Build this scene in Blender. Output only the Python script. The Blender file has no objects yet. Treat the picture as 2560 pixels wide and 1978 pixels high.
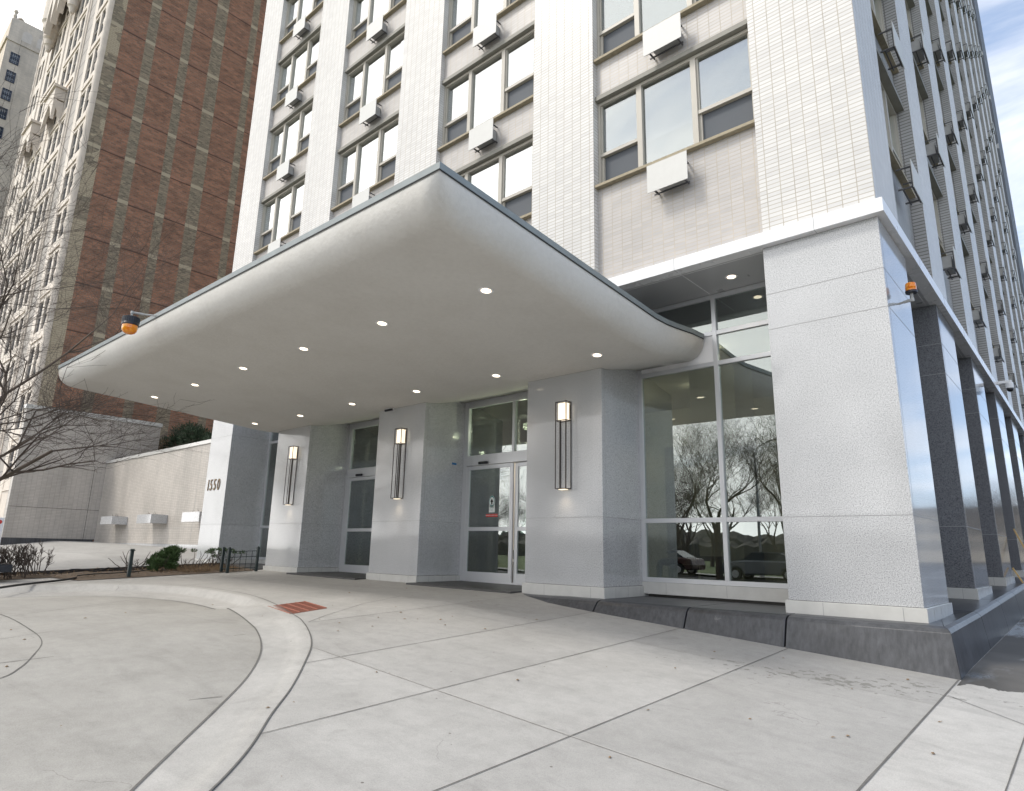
import bpy, bmesh, math, random
from mathutils import Vector, Matrix, geometry, noise
R = math.radians
scene = bpy.context.scene
COL = scene.collection

# ------------------------------------------------------------------ helpers
def link(o, parent=None):
    COL.objects.link(o)
    if parent is not None:
        o.parent = parent
        o.matrix_parent_inverse = parent.matrix_world.inverted() if parent.get('_w') else Matrix.Identity(4)
    return o

def tag(o, label=None, cat=None, group=None, kind=None):
    if label: o['label'] = label
    if cat: o['category'] = cat
    if group: o['group'] = group
    if kind: o['kind'] = kind
    return o

def empty(name, loc, label, cat, group=None, world=True):
    """world=True: children are modelled in world coordinates."""
    o = bpy.data.objects.new(name, None)
    o.empty_display_size = 0.2
    o.location = loc
    COL.objects.link(o)
    o.matrix_world = Matrix.Translation(loc)
    if world: o['_w'] = 1
    tag(o, label, cat, group)
    return o

class MB:
    def __init__(s): s.v = []; s.f = []; s.sm = False
    def add(s, vs, fs):
        n = len(s.v); s.v += [tuple(p) for p in vs]; s.f += [tuple(i + n for i in f) for f in fs]; return s
    def box(s, x0, y0, z0, x1, y1, z1):
        if x0 > x1: x0, x1 = x1, x0
        if y0 > y1: y0, y1 = y1, y0
        if z0 > z1: z0, z1 = z1, z0
        return s.add([(x0,y0,z0),(x1,y0,z0),(x1,y1,z0),(x0,y1,z0),(x0,y0,z1),(x1,y0,z1),(x1,y1,z1),(x0,y1,z1)],
                     [(0,3,2,1),(4,5,6,7),(0,1,5,4),(1,2,6,5),(2,3,7,6),(3,0,4,7)])
    def prism(s, pts, axis, a, b):
        """pts 2d polygon, extruded along axis 'x','y','z' from a to b"""
        n = len(pts)
        def P(p, t):
            return {'x': (t, p[0], p[1]), 'y': (p[0], t, p[1]), 'z': (p[0], p[1], t)}[axis]
        vs = [P(p, a) for p in pts] + [P(p, b) for p in pts]
        fs = [tuple(range(n))[::-1], tuple(range(n, 2*n))] + [(i, (i+1) % n, n+(i+1) % n, n+i) for i in range(n)]
        return s.add(vs, fs)
    def tube(s, pts, rad, n=8, caps=True):
        pts = [Vector(p) for p in pts]
        if not isinstance(rad, (list, tuple)): rad = [rad]*len(pts)
        ref = None; base = len(s.v); m = len(pts)
        for i, p in enumerate(pts):
            d = (pts[min(i+1, m-1)] - pts[max(i-1, 0)])
            if d.length < 1e-9: d = Vector((0,0,1))
            d.normalize()
            if ref is None:
                ref = Vector((0,0,1)) if abs(d.z) < .9 else Vector((1,0,0))
            u = d.cross(ref)
            if u.length < 1e-6: u = d.cross(Vector((1,0,0)) if abs(d.x)<.9 else Vector((0,1,0)))
            u.normalize(); w = u.cross(d); ref = w
            for k in range(n):
                a = 2*math.pi*k/n
                s.v.append(tuple(p + (u*math.cos(a) + w*math.sin(a))*rad[i]))
        for i in range(m-1):
            for k in range(n):
                s.f.append((base+i*n+k, base+i*n+(k+1) % n, base+(i+1)*n+(k+1) % n, base+(i+1)*n+k))
        if caps:
            s.f.append(tuple(base+k for k in range(n))[::-1]); s.f.append(tuple(base+(m-1)*n+k for k in range(n)))
        return s
    def lathe(s, prof, c=(0,0,0), n=24, axis='z'):
        """prof list of (r,h)"""
        base = len(s.v)
        for r, h in prof:
            for k in range(n):
                a = 2*math.pi*k/n; x, y = r*math.cos(a), r*math.sin(a)
                p = {'z': (x, y, h), 'y': (x, h, y), 'x': (h, x, y)}[axis]
                s.v.append((c[0]+p[0], c[1]+p[1], c[2]+p[2]))
        for i in range(len(prof)-1):
            for k in range(n):
                s.f.append((base+i*n+k, base+i*n+(k+1) % n, base+(i+1)*n+(k+1) % n, base+(i+1)*n+k))
        s.f.append(tuple(base+k for k in range(n))[::-1]); s.f.append(tuple(base+(len(prof)-1)*n+k for k in range(n)))
        return s
    def mesh(s, name, mat, smooth=False):
        me = bpy.data.meshes.new(name); me.from_pydata(s.v, [], s.f)
        bm = bmesh.new(); bm.from_mesh(me); bmesh.ops.recalc_face_normals(bm, faces=bm.faces); bm.to_mesh(me); bm.free()
        me.materials.append(mat)
        if smooth:
            me.polygons.foreach_set('use_smooth', [True]*len(me.polygons))
        me.update()
        return me
    def build(s, name, mat, parent=None, smooth=False, bevel=0, sharp=None):
        o = bpy.data.objects.new(name, s.mesh(name, mat, smooth))
        link(o, parent)
        if bevel:
            b = o.modifiers.new('b', 'BEVEL'); b.width = bevel; b.segments = 2; b.limit_method = 'ANGLE'; b.harden_normals = False
        if sharp is not None:
            o.data.set_sharp_from_angle(angle=R(sharp))
        return o

def child(name, me, parent, loc=(0,0,0), rot=(0,0,0)):
    o = bpy.data.objects.new(name, me); o.location = loc; o.rotation_euler = rot
    link(o, parent); return o

# ------------------------------------------------------------------ materials
def newmat(name):
    m = bpy.data.materials.new(name); m.use_nodes = True
    nt = m.node_tree; b = nt.nodes['Principled BSDF']
    return m, nt, b
def N(nt, t, **kw):
    n = nt.nodes.new(t)
    for k, v in kw.items(): setattr(n, k, v)
    return n
def math_(nt, op, a, b=None, c=None):
    n = nt.nodes.new('ShaderNodeMath'); n.operation = op
    for i, v in enumerate((a, b, c)):
        if v is None: continue
        if isinstance(v, (int, float)): n.inputs[i].default_value = v
        else: nt.links.new(v, n.inputs[i])
    return n.outputs[0]
def mix(nt, fac, a, b, blend='MIX'):
    n = nt.nodes.new('ShaderNodeMix'); n.data_type = 'RGBA'; n.blend_type = blend
    def put(sock, v):
        if isinstance(v, (int, float)): sock.default_value = v
        elif isinstance(v, (tuple, list)): sock.default_value = (*v[:3], 1)
        else: nt.links.new(v, sock)
    put(n.inputs[0], fac); put(n.inputs[6], a); put(n.inputs[7], b)
    return n.outputs[2]
def ramp(nt, fac, stops):
    n = nt.nodes.new('ShaderNodeValToRGB'); e = n.color_ramp.elements
    while len(e) < len(stops): e.new(0.5)
    for el, (p, c) in zip(e, stops):
        el.position = p; el.color = (*c, 1) if isinstance(c, (tuple, list)) else (c, c, c, 1)
    nt.links.new(fac, n.inputs[0]); return n.outputs[0]
def coords(nt): return nt.nodes.new('ShaderNodeTexCoord').outputs['Object']
def noise_(nt, vec, scale, detail=4, rough=.55, dist=0):
    n = nt.nodes.new('ShaderNodeTexNoise'); n.inputs['Scale'].default_value = scale
    n.inputs['Detail'].default_value = detail; n.inputs['Roughness'].default_value = rough
    n.inputs['Distortion'].default_value = dist
    nt.links.new(vec, n.inputs['Vector']); return n.outputs['Fac']
def bump(nt, b, h, strength=.3, dist=.01):
    n = nt.nodes.new('ShaderNodeBump'); n.inputs['Strength'].default_value = strength; n.inputs['Distance'].default_value = dist
    nt.links.new(h, n.inputs['Height']); nt.links.new(n.outputs[0], b.inputs['Normal'])
def scalev(nt, vec, sx, sy, sz):
    n = nt.nodes.new('ShaderNodeVectorMath'); n.operation = 'MULTIPLY'; nt.links.new(vec, n.inputs[0]); n.inputs[1].default_value = (sx, sy, sz)
    return n.outputs[0]

def plain(name, col, rough=.5, metal=0, var=.08, scale=6, bumps=0, spec=.5):
    m, nt, b = newmat(name)
    v = coords(nt); f = noise_(nt, v, scale, 5)
    c = mix(nt, f, tuple(x*(1-var) for x in col), tuple(min(1, x*(1+var)) for x in col))
    nt.links.new(c, b.inputs['Base Color'])
    b.inputs['Metallic'].default_value = metal; b.inputs['Specular IOR Level'].default_value = spec
    r = math_(nt, 'MULTIPLY_ADD', f, .15, rough-.075); nt.links.new(r, b.inputs['Roughness'])
    if bumps: bump(nt, b, noise_(nt, v, scale*12, 4), bumps, .01)
    return m

def wall_uv(nt):
    """(u,v) on a vertical wall: u is x or y whichever the wall runs along"""
    g = nt.nodes.new('ShaderNodeNewGeometry'); sx = nt.nodes.new('ShaderNodeSeparateXYZ'); nt.links.new(g.outputs['True Normal'], sx.inputs[0])
    a = math_(nt, 'ABSOLUTE', sx.outputs[0]); isx = math_(nt, 'GREATER_THAN', a, .7)
    p = nt.nodes.new('ShaderNodeSeparateXYZ'); nt.links.new(coords(nt), p.inputs[0])
    u = math_(nt, 'ADD', math_(nt, 'MULTIPLY', p.outputs[1], isx), math_(nt, 'MULTIPLY', p.outputs[0], math_(nt, 'SUBTRACT', 1.0, isx)))
    c = nt.nodes.new('ShaderNodeCombineXYZ'); nt.links.new(u, c.inputs[0]); nt.links.new(p.outputs[2], c.inputs[1])
    return c.outputs[0], u, p.outputs

def brick_mat(name, c1, c2, mortar, bw, bh, ms=.008, offset=0.0, rough=.45, var=None, bstr=.25, stain=.12, spec=.5):
    m, nt, b = newmat(name)
    uv, u, P = wall_uv(nt)
    t = nt.nodes.new('ShaderNodeTexBrick'); t.offset = offset; t.squash = 1.0
    nt.links.new(uv, t.inputs['Vector'])
    t.inputs['Scale'].default_value = 1; t.inputs['Brick Width'].default_value = bw; t.inputs['Row Height'].default_value = bh
    t.inputs['Mortar Size'].default_value = ms; t.inputs['Mortar Smooth'].default_value = .15; t.inputs['Bias'].default_value = 0
    t.inputs['Color1'].default_value = (*c1, 1); t.inputs['Color2'].default_value = (*c2, 1)
    mo = mix(nt, noise_(nt, coords(nt), 3.5, 3), tuple(x*.75 for x in mortar), tuple(min(1, x*1.3) for x in mortar))
    nt.links.new(mo, t.inputs['Mortar'])
    st = ramp(nt, noise_(nt, scalev(nt, coords(nt), 1, 1, .35), .9, 6, .62), [(.3, 1-stain), (.62, 1.0)])
    c = mix(nt, 1.0, t.outputs['Color'], st, 'MULTIPLY')
    nt.links.new(c, b.inputs['Base Color'])
    nt.links.new(math_(nt, 'MULTIPLY_ADD', t.outputs['Fac'], .4, rough), b.inputs['Roughness'])
    b.inputs['Specular IOR Level'].default_value = spec
    inv = math_(nt, 'SUBTRACT', 1.0, t.outputs['Fac'])
    bump(nt, b, inv, bstr, .006)
    return m

M = {}
M['brick'] = brick_mat('white_glazed_brick', (.69,.68,.665), (.61,.60,.59), (.43,.39,.33), .2032, .0677, .0062, rough=.36, stain=.08)
M['brick_grey'] = brick_mat('pale_grey_spandrel_brick', (.52,.495,.48), (.46,.44,.43), (.47,.42,.35), .2032, .0677, .0065, rough=.4, stain=.10)
M['brick_side'] = brick_mat('grey_return_brick', (.45,.445,.44), (.38,.38,.375), (.19,.18,.17), .2032, .0677, .009, rough=.5, stain=.2)  # darker grey than the pilasters, for the side returns and side spandrels
M['court_brick'] = brick_mat('courtyard_brick', (.54,.50,.455), (.48,.445,.405), (.35,.32,.28), .2032, .0677, .0058, rough=.45, stain=.25)

def granite(name, base, dark, rough=.1, sc=1.0):
    m, nt, b = newmat(name)
    v = coords(nt)
    n1 = noise_(nt, v, 70*sc, 4, .75); n2 = noise_(nt, v, 110*sc, 2, .6); n3 = noise_(nt, v, 1.2, 4)
    vr = nt.nodes.new('ShaderNodeTexVoronoi'); vr.inputs['Scale'].default_value = 60*sc; nt.links.new(v, vr.inputs['Vector'])
    f = ramp(nt, n1, [(.36, 0.0), (.52, .8), (.68, 1.0)])
    c = mix(nt, f, dark, base)
    c = mix(nt, math_(nt, 'MULTIPLY', ramp(nt, n2, [(.5, 0.0), (.68, 1.0)]), .5), c, tuple(min(1, x*1.5) for x in base))
    bl = ramp(nt, vr.outputs['Distance'], [(.0, 1.0), (.18, 0.0)])
    c = mix(nt, math_(nt, 'MULTIPLY', bl, .35), c, tuple(x*.45 for x in dark))
    c = mix(nt, 1.0, c, ramp(nt, n3, [(.3, .9), (.7, 1.0)]), 'MULTIPLY')
    sp = N(nt, 'ShaderNodeSeparateXYZ'); nt.links.new(v, sp.inputs[0])
    pid = math_(nt, 'ADD', math_(nt, 'MULTIPLY', math_(nt, 'GREATER_THAN', sp.outputs[2], .56), 3.1), math_(nt, 'ADD', math_(nt, 'MULTIPLY', math_(nt, 'GREATER_THAN', sp.outputs[2], 3.2), 1.7), math_(nt, 'FLOOR', math_(nt, 'MULTIPLY', sp.outputs[0], .43))))
    wn = N(nt, 'ShaderNodeTexWhiteNoise', noise_dimensions='1D'); nt.links.new(pid, wn.inputs['W'])
    tn = math_(nt, 'MULTIPLY_ADD', wn.outputs['Value'], .12, .89); dirt = ramp(nt, math_(nt, 'ADD', sp.outputs[2], math_(nt, 'MULTIPLY', noise_(nt, v, 3, 5), .5)), [(.0, .90), (.25, 1.0)])
    cc = N(nt, 'ShaderNodeCombineColor'); [nt.links.new(tn, cc.inputs[i]) for i in range(3)]
    c = mix(nt, 1.0, c, cc.outputs[0], 'MULTIPLY')
    nt.links.new(c, b.inputs['Base Color'])
    b.inputs['Roughness'].default_value = rough
    b.inputs['Specular IOR Level'].default_value = .6
    bump(nt, b, noise_(nt, v, 1.6, 2), .05, .01)
    return m
M['granite'] = granite('polished_grey_granite', (.62,.625,.63), (.22,.225,.235), .08)
M['granite_dark'] = granite('dark_grey_granite', (.22,.225,.24), (.07,.072,.08), .1, .8)
M['granite_joint'] = plain('granite_joint_sealant', (.30,.30,.30), .7)
M['tile'] = plain('base_stone_tile', (.55,.545,.52), .16, 0, .14, 5)
M['alu'] = plain('anodised_aluminium', (.62,.63,.65), .32, .35, .05, 3)
M['alu_white'] = plain('white_painted_aluminium', (.80,.80,.81), .28, 0, .02, 2)
M['soffit'] = plain('soffit_panel', (.50,.50,.51), .3, .2, .04, 2)
M['beige'] = plain('beige_window_frame', (.45,.42,.365), .45, 0, .1, 8)
M['lintel'] = plain('lintel_steel', (.24,.23,.20), .6, 0, .25, 6)
M['sill'] = plain('stone_sill', (.36,.31,.22), .8, 0, .35, 14, .3)
M['screen'] = plain('insect_screen', (.095,.105,.12), .75, 0, .1, 5)
M['dark_metal'] = plain('dark_bracket_metal', (.12,.12,.125), .6, .3, .2, 20)
M['ac_cover'] = plain('air_conditioner_cover', (.60,.595,.57), .5, 0, .06, 7)
M['ac_body'] = plain('air_conditioner_body', (.42,.42,.41), .6, .2, .2, 10)
M['copper'] = plain('weathered_metal_flashing', (.25,.28,.285), .5, .2, .3, 3)
M['flash_light'] = M['copper']
M['bronze'] = plain('bronze_sconce', (.05,.042,.036), .4, .6, .2, 12)
M['iron'] = plain('black_green_painted_iron', (.022,.035,.035), .4, .2, .2, 20)
M['black'] = plain('black_rubber', (.015,.015,.017), .5, 0, .2, 20)
M['black_gloss'] = plain('black_plastic', (.012,.014,.02), .3, 0, .2, 20)
M['interior'] = plain('lobby_wall', (.26,.25,.215), .8)
M['vest_wall'] = plain('vestibule_wall', (.42,.41,.37), .8)
M['interior_dark'] = plain('lobby_dark_panel', (.06,.06,.065), .5)
M['lobby_floor'] = plain('lobby_floor', (.10,.095,.085), .25)
M['ceiling'] = plain('lobby_ceiling', (.32,.30,.27), .8)
M['curtain'] = plain('curtain', (.78,.78,.78), .9, 0, .04, 3)
M['room'] = plain('room_dark', (.10,.10,.11), .9)
M['wood'] = plain('pine_timber', (.55,.36,.13), .6, 0, .2, 5)
M['red'] = plain('red_paint', (.55,.03,.02), .4)
M['blue_tape'] = plain('blue_masking_tape', (.02,.16,.40), .6)
M['gold'] = plain('brass_numeral', (.16,.11,.06), .35, .6, .1, 10)
M['amber'] = None
M['numeral'] = plain('dark_bronze_numeral', (.20,.125,.055), .5)

def stucco():
    m, nt, b = newmat('white_stucco')
    v = coords(nt)
    c = ramp(nt, noise_(nt, v, .9, 6, .6), [(.28, (.61,.59,.55)), (.55, (.65,.632,.595))])
    c = mix(nt, 1.0, c, ramp(nt, noise_(nt, v, 14, 5, .65), [(.3, .95), (.6, 1.0)]), 'MULTIPLY')
    nt.links.new(c, b.inputs['Base Color']); b.inputs['Roughness'].default_value = .75
    h = math_(nt, 'ADD', noise_(nt, v, 22, 5, .6), math_(nt, 'MULTIPLY', noise_(nt, v, 4, 2), 1.5))
    bump(nt, b, h, .35, .02)
    return m
M['stucco'] = stucco()

def glass(name, tint, base, gain, rough=.0, wavy=0):
    m = bpy.data.materials.new(name); m.use_nodes = True; nt = m.node_tree; nt.nodes.clear()
    out = N(nt, 'ShaderNodeOutputMaterial'); mx = N(nt, 'ShaderNodeMixShader')
    tr = N(nt, 'ShaderNodeBsdfTransparent'); tr.inputs[0].default_value = (*tint, 1)
    gl = N(nt, 'ShaderNodeBsdfGlossy'); gl.inputs['Roughness'].default_value = rough; gl.inputs[0].default_value = (.94,.97,.96,1)
    fr = N(nt, 'ShaderNodeFresnel'); fr.inputs[0].default_value = 1.52
    f = math_(nt, 'MULTIPLY_ADD', fr.outputs[0], gain, base); f = math_(nt, 'MINIMUM', f, .95)
    if wavy:
        bp = N(nt, 'ShaderNodeBump'); bp.inputs['Strength'].default_value = wavy; bp.inputs['Distance'].default_value = .05
        nt.links.new(noise_(nt, coords(nt), .8, 1), bp.inputs['Height']); nt.links.new(bp.outputs[0], gl.inputs['Normal'])
    nt.links.new(f, mx.inputs[0]); nt.links.new(tr.outputs[0], mx.inputs[1]); nt.links.new(gl.outputs[0], mx.inputs[2])
    nt.links.new(mx.outputs[0], out.inputs[0]); return m
M['glass_lobby'] = glass('lobby_glass', (.54,.61,.585), .15, 1.6, 0, .035)
M['glass_up'] = glass('upper_window_glass', (.78,.82,.84), .48, 1.7, 0, .04)
M['glass_clear'] = glass('clear_window_glass', (.86,.91,.93), .30, 1.5, 0, .04)
M['glass_side'] = glass('side_window_glass', (.5,.55,.58), .25, 1.6, 0, .04)
M['glass_car'] = glass('car_glass', (.1,.12,.12), .1, 1.5)

def emit(name, col, s):
    m, nt, b = newmat(name)
    b.inputs['Base Color'].default_value = (*col, 1); b.inputs['Emission Color'].default_value = (*col, 1); b.inputs['Emission Strength'].default_value = s
    return m
M['lamp'] = emit('warm_downlight', (1.0,.86,.66), 1.9)
M['lamp_white'] = emit('sconce_diffuser', (1.0,.86,.66), .8)
m, nt, b = newmat('amber_plastic'); b.inputs['Base Color'].default_value = (.85,.27,.005,1); b.inputs['Roughness'].default_value = .12
b.inputs['Subsurface Weight'].default_value = .4; b.inputs['Subsurface Radius'].default_value = (.06,.02,.005); b.inputs['Coat Weight'].default_value = .6
nt.links.new(ramp(nt, noise_(nt, coords(nt), 14, 2), [(.35, (.80,.20,.0)), (.65, (.95,.38,.01))]), b.inputs['Base Color'])
M['amber'] = m

# ---- concrete ground
JX = [-5.93, -4.30, -2.85, -1.40, .34]; JY = [-1.85, -5.03]
def concrete(name, c0, c1, slabs=False, wet=False, rough=.75, court=False):
    m, nt, b = newmat(name)
    v = coords(nt); sp = N(nt, 'ShaderNodeSeparateXYZ'); nt.links.new(v, sp.inputs[0]); X, Y = sp.outputs[0], sp.outputs[1]
    n1 = noise_(nt, v, .9, 6, .6, .4); n2 = noise_(nt, v, 7, 6, .7); n3 = noise_(nt, v, 120, 3, .7)
    n0 = noise_(nt, scalev(nt, v, .5, 2.2, 1), 1.6, 6, .7, .7)
    c = ramp(nt, n1, [(.25, c0), (.65, c1)])
    c = mix(nt, 1.0, c, ramp(nt, n2, [(.25, .84), (.6, 1.0)]), 'MULTIPLY')
    c = mix(nt, 1.0, c, ramp(nt, n3, [(.3, .80), (.6, 1.05)]), 'MULTIPLY')
    c = mix(nt, 1.0, c, ramp(nt, n0, [(.28, .88), (.5, 1.0)]), 'MULTIPLY')
    crk = N(nt, 'ShaderNodeTexVoronoi'); crk.feature = 'DISTANCE_TO_EDGE'; crk.inputs['Scale'].default_value = .42
    wv = N(nt, 'ShaderNodeVectorMath', operation='ADD'); nt.links.new(v, wv.inputs[0])
    wn = N(nt, 'ShaderNodeTexNoise'); wn.inputs['Scale'].default_value = 1.6; wn.inputs['Detail'].default_value = 5; nt.links.new(v, wn.inputs['Vector'])
    wm = N(nt, 'ShaderNodeVectorMath', operation='SCALE'); nt.links.new(wn.outputs['Color'], wm.inputs[0]); wm.inputs['Scale'].default_value = .55; nt.links.new(wm.outputs[0], wv.inputs[1]); nt.links.new(wv.outputs[0], crk.inputs['Vector'])
    ck = math_(nt, 'MULTIPLY', math_(nt, 'LESS_THAN', crk.outputs['Distance'], .0016), math_(nt, 'GREATER_THAN', n1, .56))
    c = mix(nt, math_(nt, 'MULTIPLY', ck, .3), c, (.12,.11,.10))
    st = ramp(nt, noise_(nt, v, 2.6, 3, .5, .8), [(.66, 0.0), (.74, 1.0)])
    c = mix(nt, math_(nt, 'MULTIPLY', st, .16), c, (.16,.15,.13))
    # small dark specks / stains
    vo = N(nt, 'ShaderNodeTexVoronoi'); vo.inputs['Scale'].default_value = 2.3; nt.links.new(v, vo.inputs['Vector'])
    spk = math_(nt, 'LESS_THAN', vo.outputs['Distance'], .022)
    c = mix(nt, math_(nt, 'MULTIPLY', spk, .8), c, (.09,.075,.06))
    if slabs:
        idx = None
        for k, j in enumerate(JX):
            t = math_(nt, 'MULTIPLY', math_(nt, 'GREATER_THAN', X, j), 1.37); idx = t if idx is None else math_(nt, 'ADD', idx, t)
        for k, j in enumerate(JY):
            idx = math_(nt, 'ADD', idx, math_(nt, 'MULTIPLY', math_(nt, 'GREATER_THAN', Y, j), 7.9))
        w = N(nt, 'ShaderNodeTexWhiteNoise', noise_dimensions='1D'); nt.links.new(idx, w.inputs['W'])
        tone = math_(nt, 'MULTIPLY_ADD', w.outputs['Value'], .16, .88)
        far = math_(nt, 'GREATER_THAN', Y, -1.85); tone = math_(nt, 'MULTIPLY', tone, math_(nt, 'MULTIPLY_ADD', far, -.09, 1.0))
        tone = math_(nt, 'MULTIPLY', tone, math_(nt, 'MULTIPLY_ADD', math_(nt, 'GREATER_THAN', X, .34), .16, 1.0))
        cc = N(nt, 'ShaderNodeCombineColor'); [nt.links.new(tone, cc.inputs[i]) for i in range(3)]
        c = mix(nt, 1.0, c, cc.outputs[0], 'MULTIPLY')
    rg = math_(nt, 'MULTIPLY_ADD', n2, .2, rough-.1)
    if wet:
        # wet side pavement east of the corner
        e = math_(nt, 'MULTIPLY_ADD', noise_(nt, v, 3, 5, .6), .9, -.95)
        wy = math_(nt, 'GREATER_THAN', math_(nt, 'SUBTRACT', Y, math_(nt, 'MULTIPLY', X, .28)), math_(nt, 'SUBTRACT', e, .35))
        wx = math_(nt, 'GREATER_THAN', X, .36)
        wet1 = math_(nt, 'MULTIPLY', wy, wx)
        # splashes in front of the corner
        dx = math_(nt, 'ADD', X, .45); dy = math_(nt, 'ADD', math_(nt, 'SUBTRACT', Y, math_(nt, 'MULTIPLY', dx, .35)), 1.62)
        d = math_(nt, 'SQRT', math_(nt, 'ADD', math_(nt, 'MULTIPLY', math_(nt, 'MULTIPLY', dx, dx), .55), math_(nt, 'MULTIPLY', math_(nt, 'MULTIPLY', dy, dy), 7.0)))
        th = math_(nt, 'MULTIPLY_ADD', d, .15, .475)
        wet2 = math_(nt, 'MINIMUM', math_(nt, 'MAXIMUM', math_(nt, 'MULTIPLY', math_(nt, 'SUBTRACT', noise_(nt, v, 11, 4, .55), th), 28), 0.0), 1.0)
        wt = math_(nt, 'MAXIMUM', wet1, wet2)
        damp = ramp(nt, noise_(nt, v, .8, 3), [(.4, (.075,.070,.062)), (.6, (.125,.117,.105))])
        c = mix(nt, math_(nt, 'MULTIPLY', wet2, .55), c, (.11,.105,.085))
        c = mix(nt, wet1, c, damp)
        pud = ramp(nt, noise_(nt, scalev(nt, v, 1, .35, 1), 1.3, 4, .6), [(.36, .10), (.46, .55)])
        rg = math_(nt, 'ADD', math_(nt, 'MULTIPLY', rg, math_(nt, 'SUBTRACT', 1.0, wet1)), math_(nt, 'MULTIPLY', pud, wet1))
        nt.links.new(math_(nt, 'MULTIPLY_ADD', wet1, -.25, .5), b.inputs['Specular IOR Level'])
    nt.links.new(c, b.inputs['Base Color']); nt.links.new(rg, b.inputs['Roughness'])
    h = math_(nt, 'ADD', math_(nt, 'MULTIPLY', n3, .5), n2)
    bump(nt, b, h, .16, .006)
    return m
M['walk'] = concrete('pavement_concrete', (.39,.378,.356), (.46,.447,.424), True, True)
M['drive'] = concrete('drive_concrete', (.315,.302,.277), (.385,.371,.343))
M['kerb'] = concrete('kerb_concrete', (.375,.364,.345), (.45,.438,.415))
M['joint'] = plain('joint_filler', (.13,.125,.115), .9, 0, .4, 25)
M['joint_light'] = plain('tooled_joint', (.42,.40,.37), .9, 0, .3, 25)
def slate():
    m, nt, b = newmat('dark_slate_plinth')
    v = coords(nt)
    st = noise_(nt, scalev(nt, v, 22, 22, .7), 1, 5, .6)
    c = ramp(nt, st, [(.3, (.032,.034,.039)), (.66, (.07,.073,.081))])
    c = mix(nt, 1.0, c, ramp(nt, noise_(nt, v, 1.7, 5), [(.3, .72), (.65, 1.15)]), 'MULTIPLY')
    wh = ramp(nt, noise_(nt, v, 3.3, 6, .7, 1), [(.70, 0.0), (.78, .22)])
    c = mix(nt, wh, c, (.38,.37,.35))
    nt.links.new(c, b.inputs['Base Color']); b.inputs['Roughness'].default_value = .42
    bump(nt, b, noise_(nt, v, 40, 4), .12, .006)
    return m
M['slate'] = slate()
def slate_wet():
    m = M['slate'].copy(); m.name = 'wet_slate'
    b = m.node_tree.nodes['Principled BSDF']; b.inputs['Roughness'].default_value = .3; b.inputs['Specular IOR Level'].default_value = .18; [setattr(n_, 'inputs', n_.inputs) if False else None for n_ in ()]
    return m
M['slate_wet'] = slate_wet()
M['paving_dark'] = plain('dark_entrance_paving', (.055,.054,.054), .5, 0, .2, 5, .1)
M['soil'] = plain('garden_soil', (.14,.105,.075), .95, 0, .5, 9, 1.0)
M['grass'] = plain('lawn', (.10,.13,.045), .95, 0, .4, 3, .6)
M['asphalt'] = plain('asphalt', (.06,.06,.062), .8, 0, .2, 6, .4)
M['bark'] = plain('grey_bark', (.115,.09,.07), .9, 0, .45, 9, .5)
M['twig'] = plain('brown_twigs', (.085,.066,.055), .9, 0, .35, 9)
M['dry'] = plain('dry_straw', (.22,.15,.085), .9, 0, .5, 14)
M['needle'] = plain('juniper_green', (.055,.10,.028), .7, 0, .55, 12)
M['needle_dark'] = plain('yew_green', (.022,.045,.018), .7, 0, .5, 5)
M['terra'] = plain('cream_terracotta', (.60,.53,.455), .55, 0, .2, 3, .3)
M['terra_grey'] = plain('grey_terracotta', (.36,.33,.30), .7, 0, .15, 3, .2)
M['limestone'] = brick_mat('limestone_wall', (.72,.62,.50), (.64,.55,.45), (.53,.46,.38), .6, .12, .01, .5, .8, stain=.3)
M['win_dark'] = plain('dark_window_glass', (.035,.045,.06), .08, 0, .2, 2)
M['frame_blue'] = plain('dark_blue_frame', (.02,.03,.06), .4)

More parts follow.
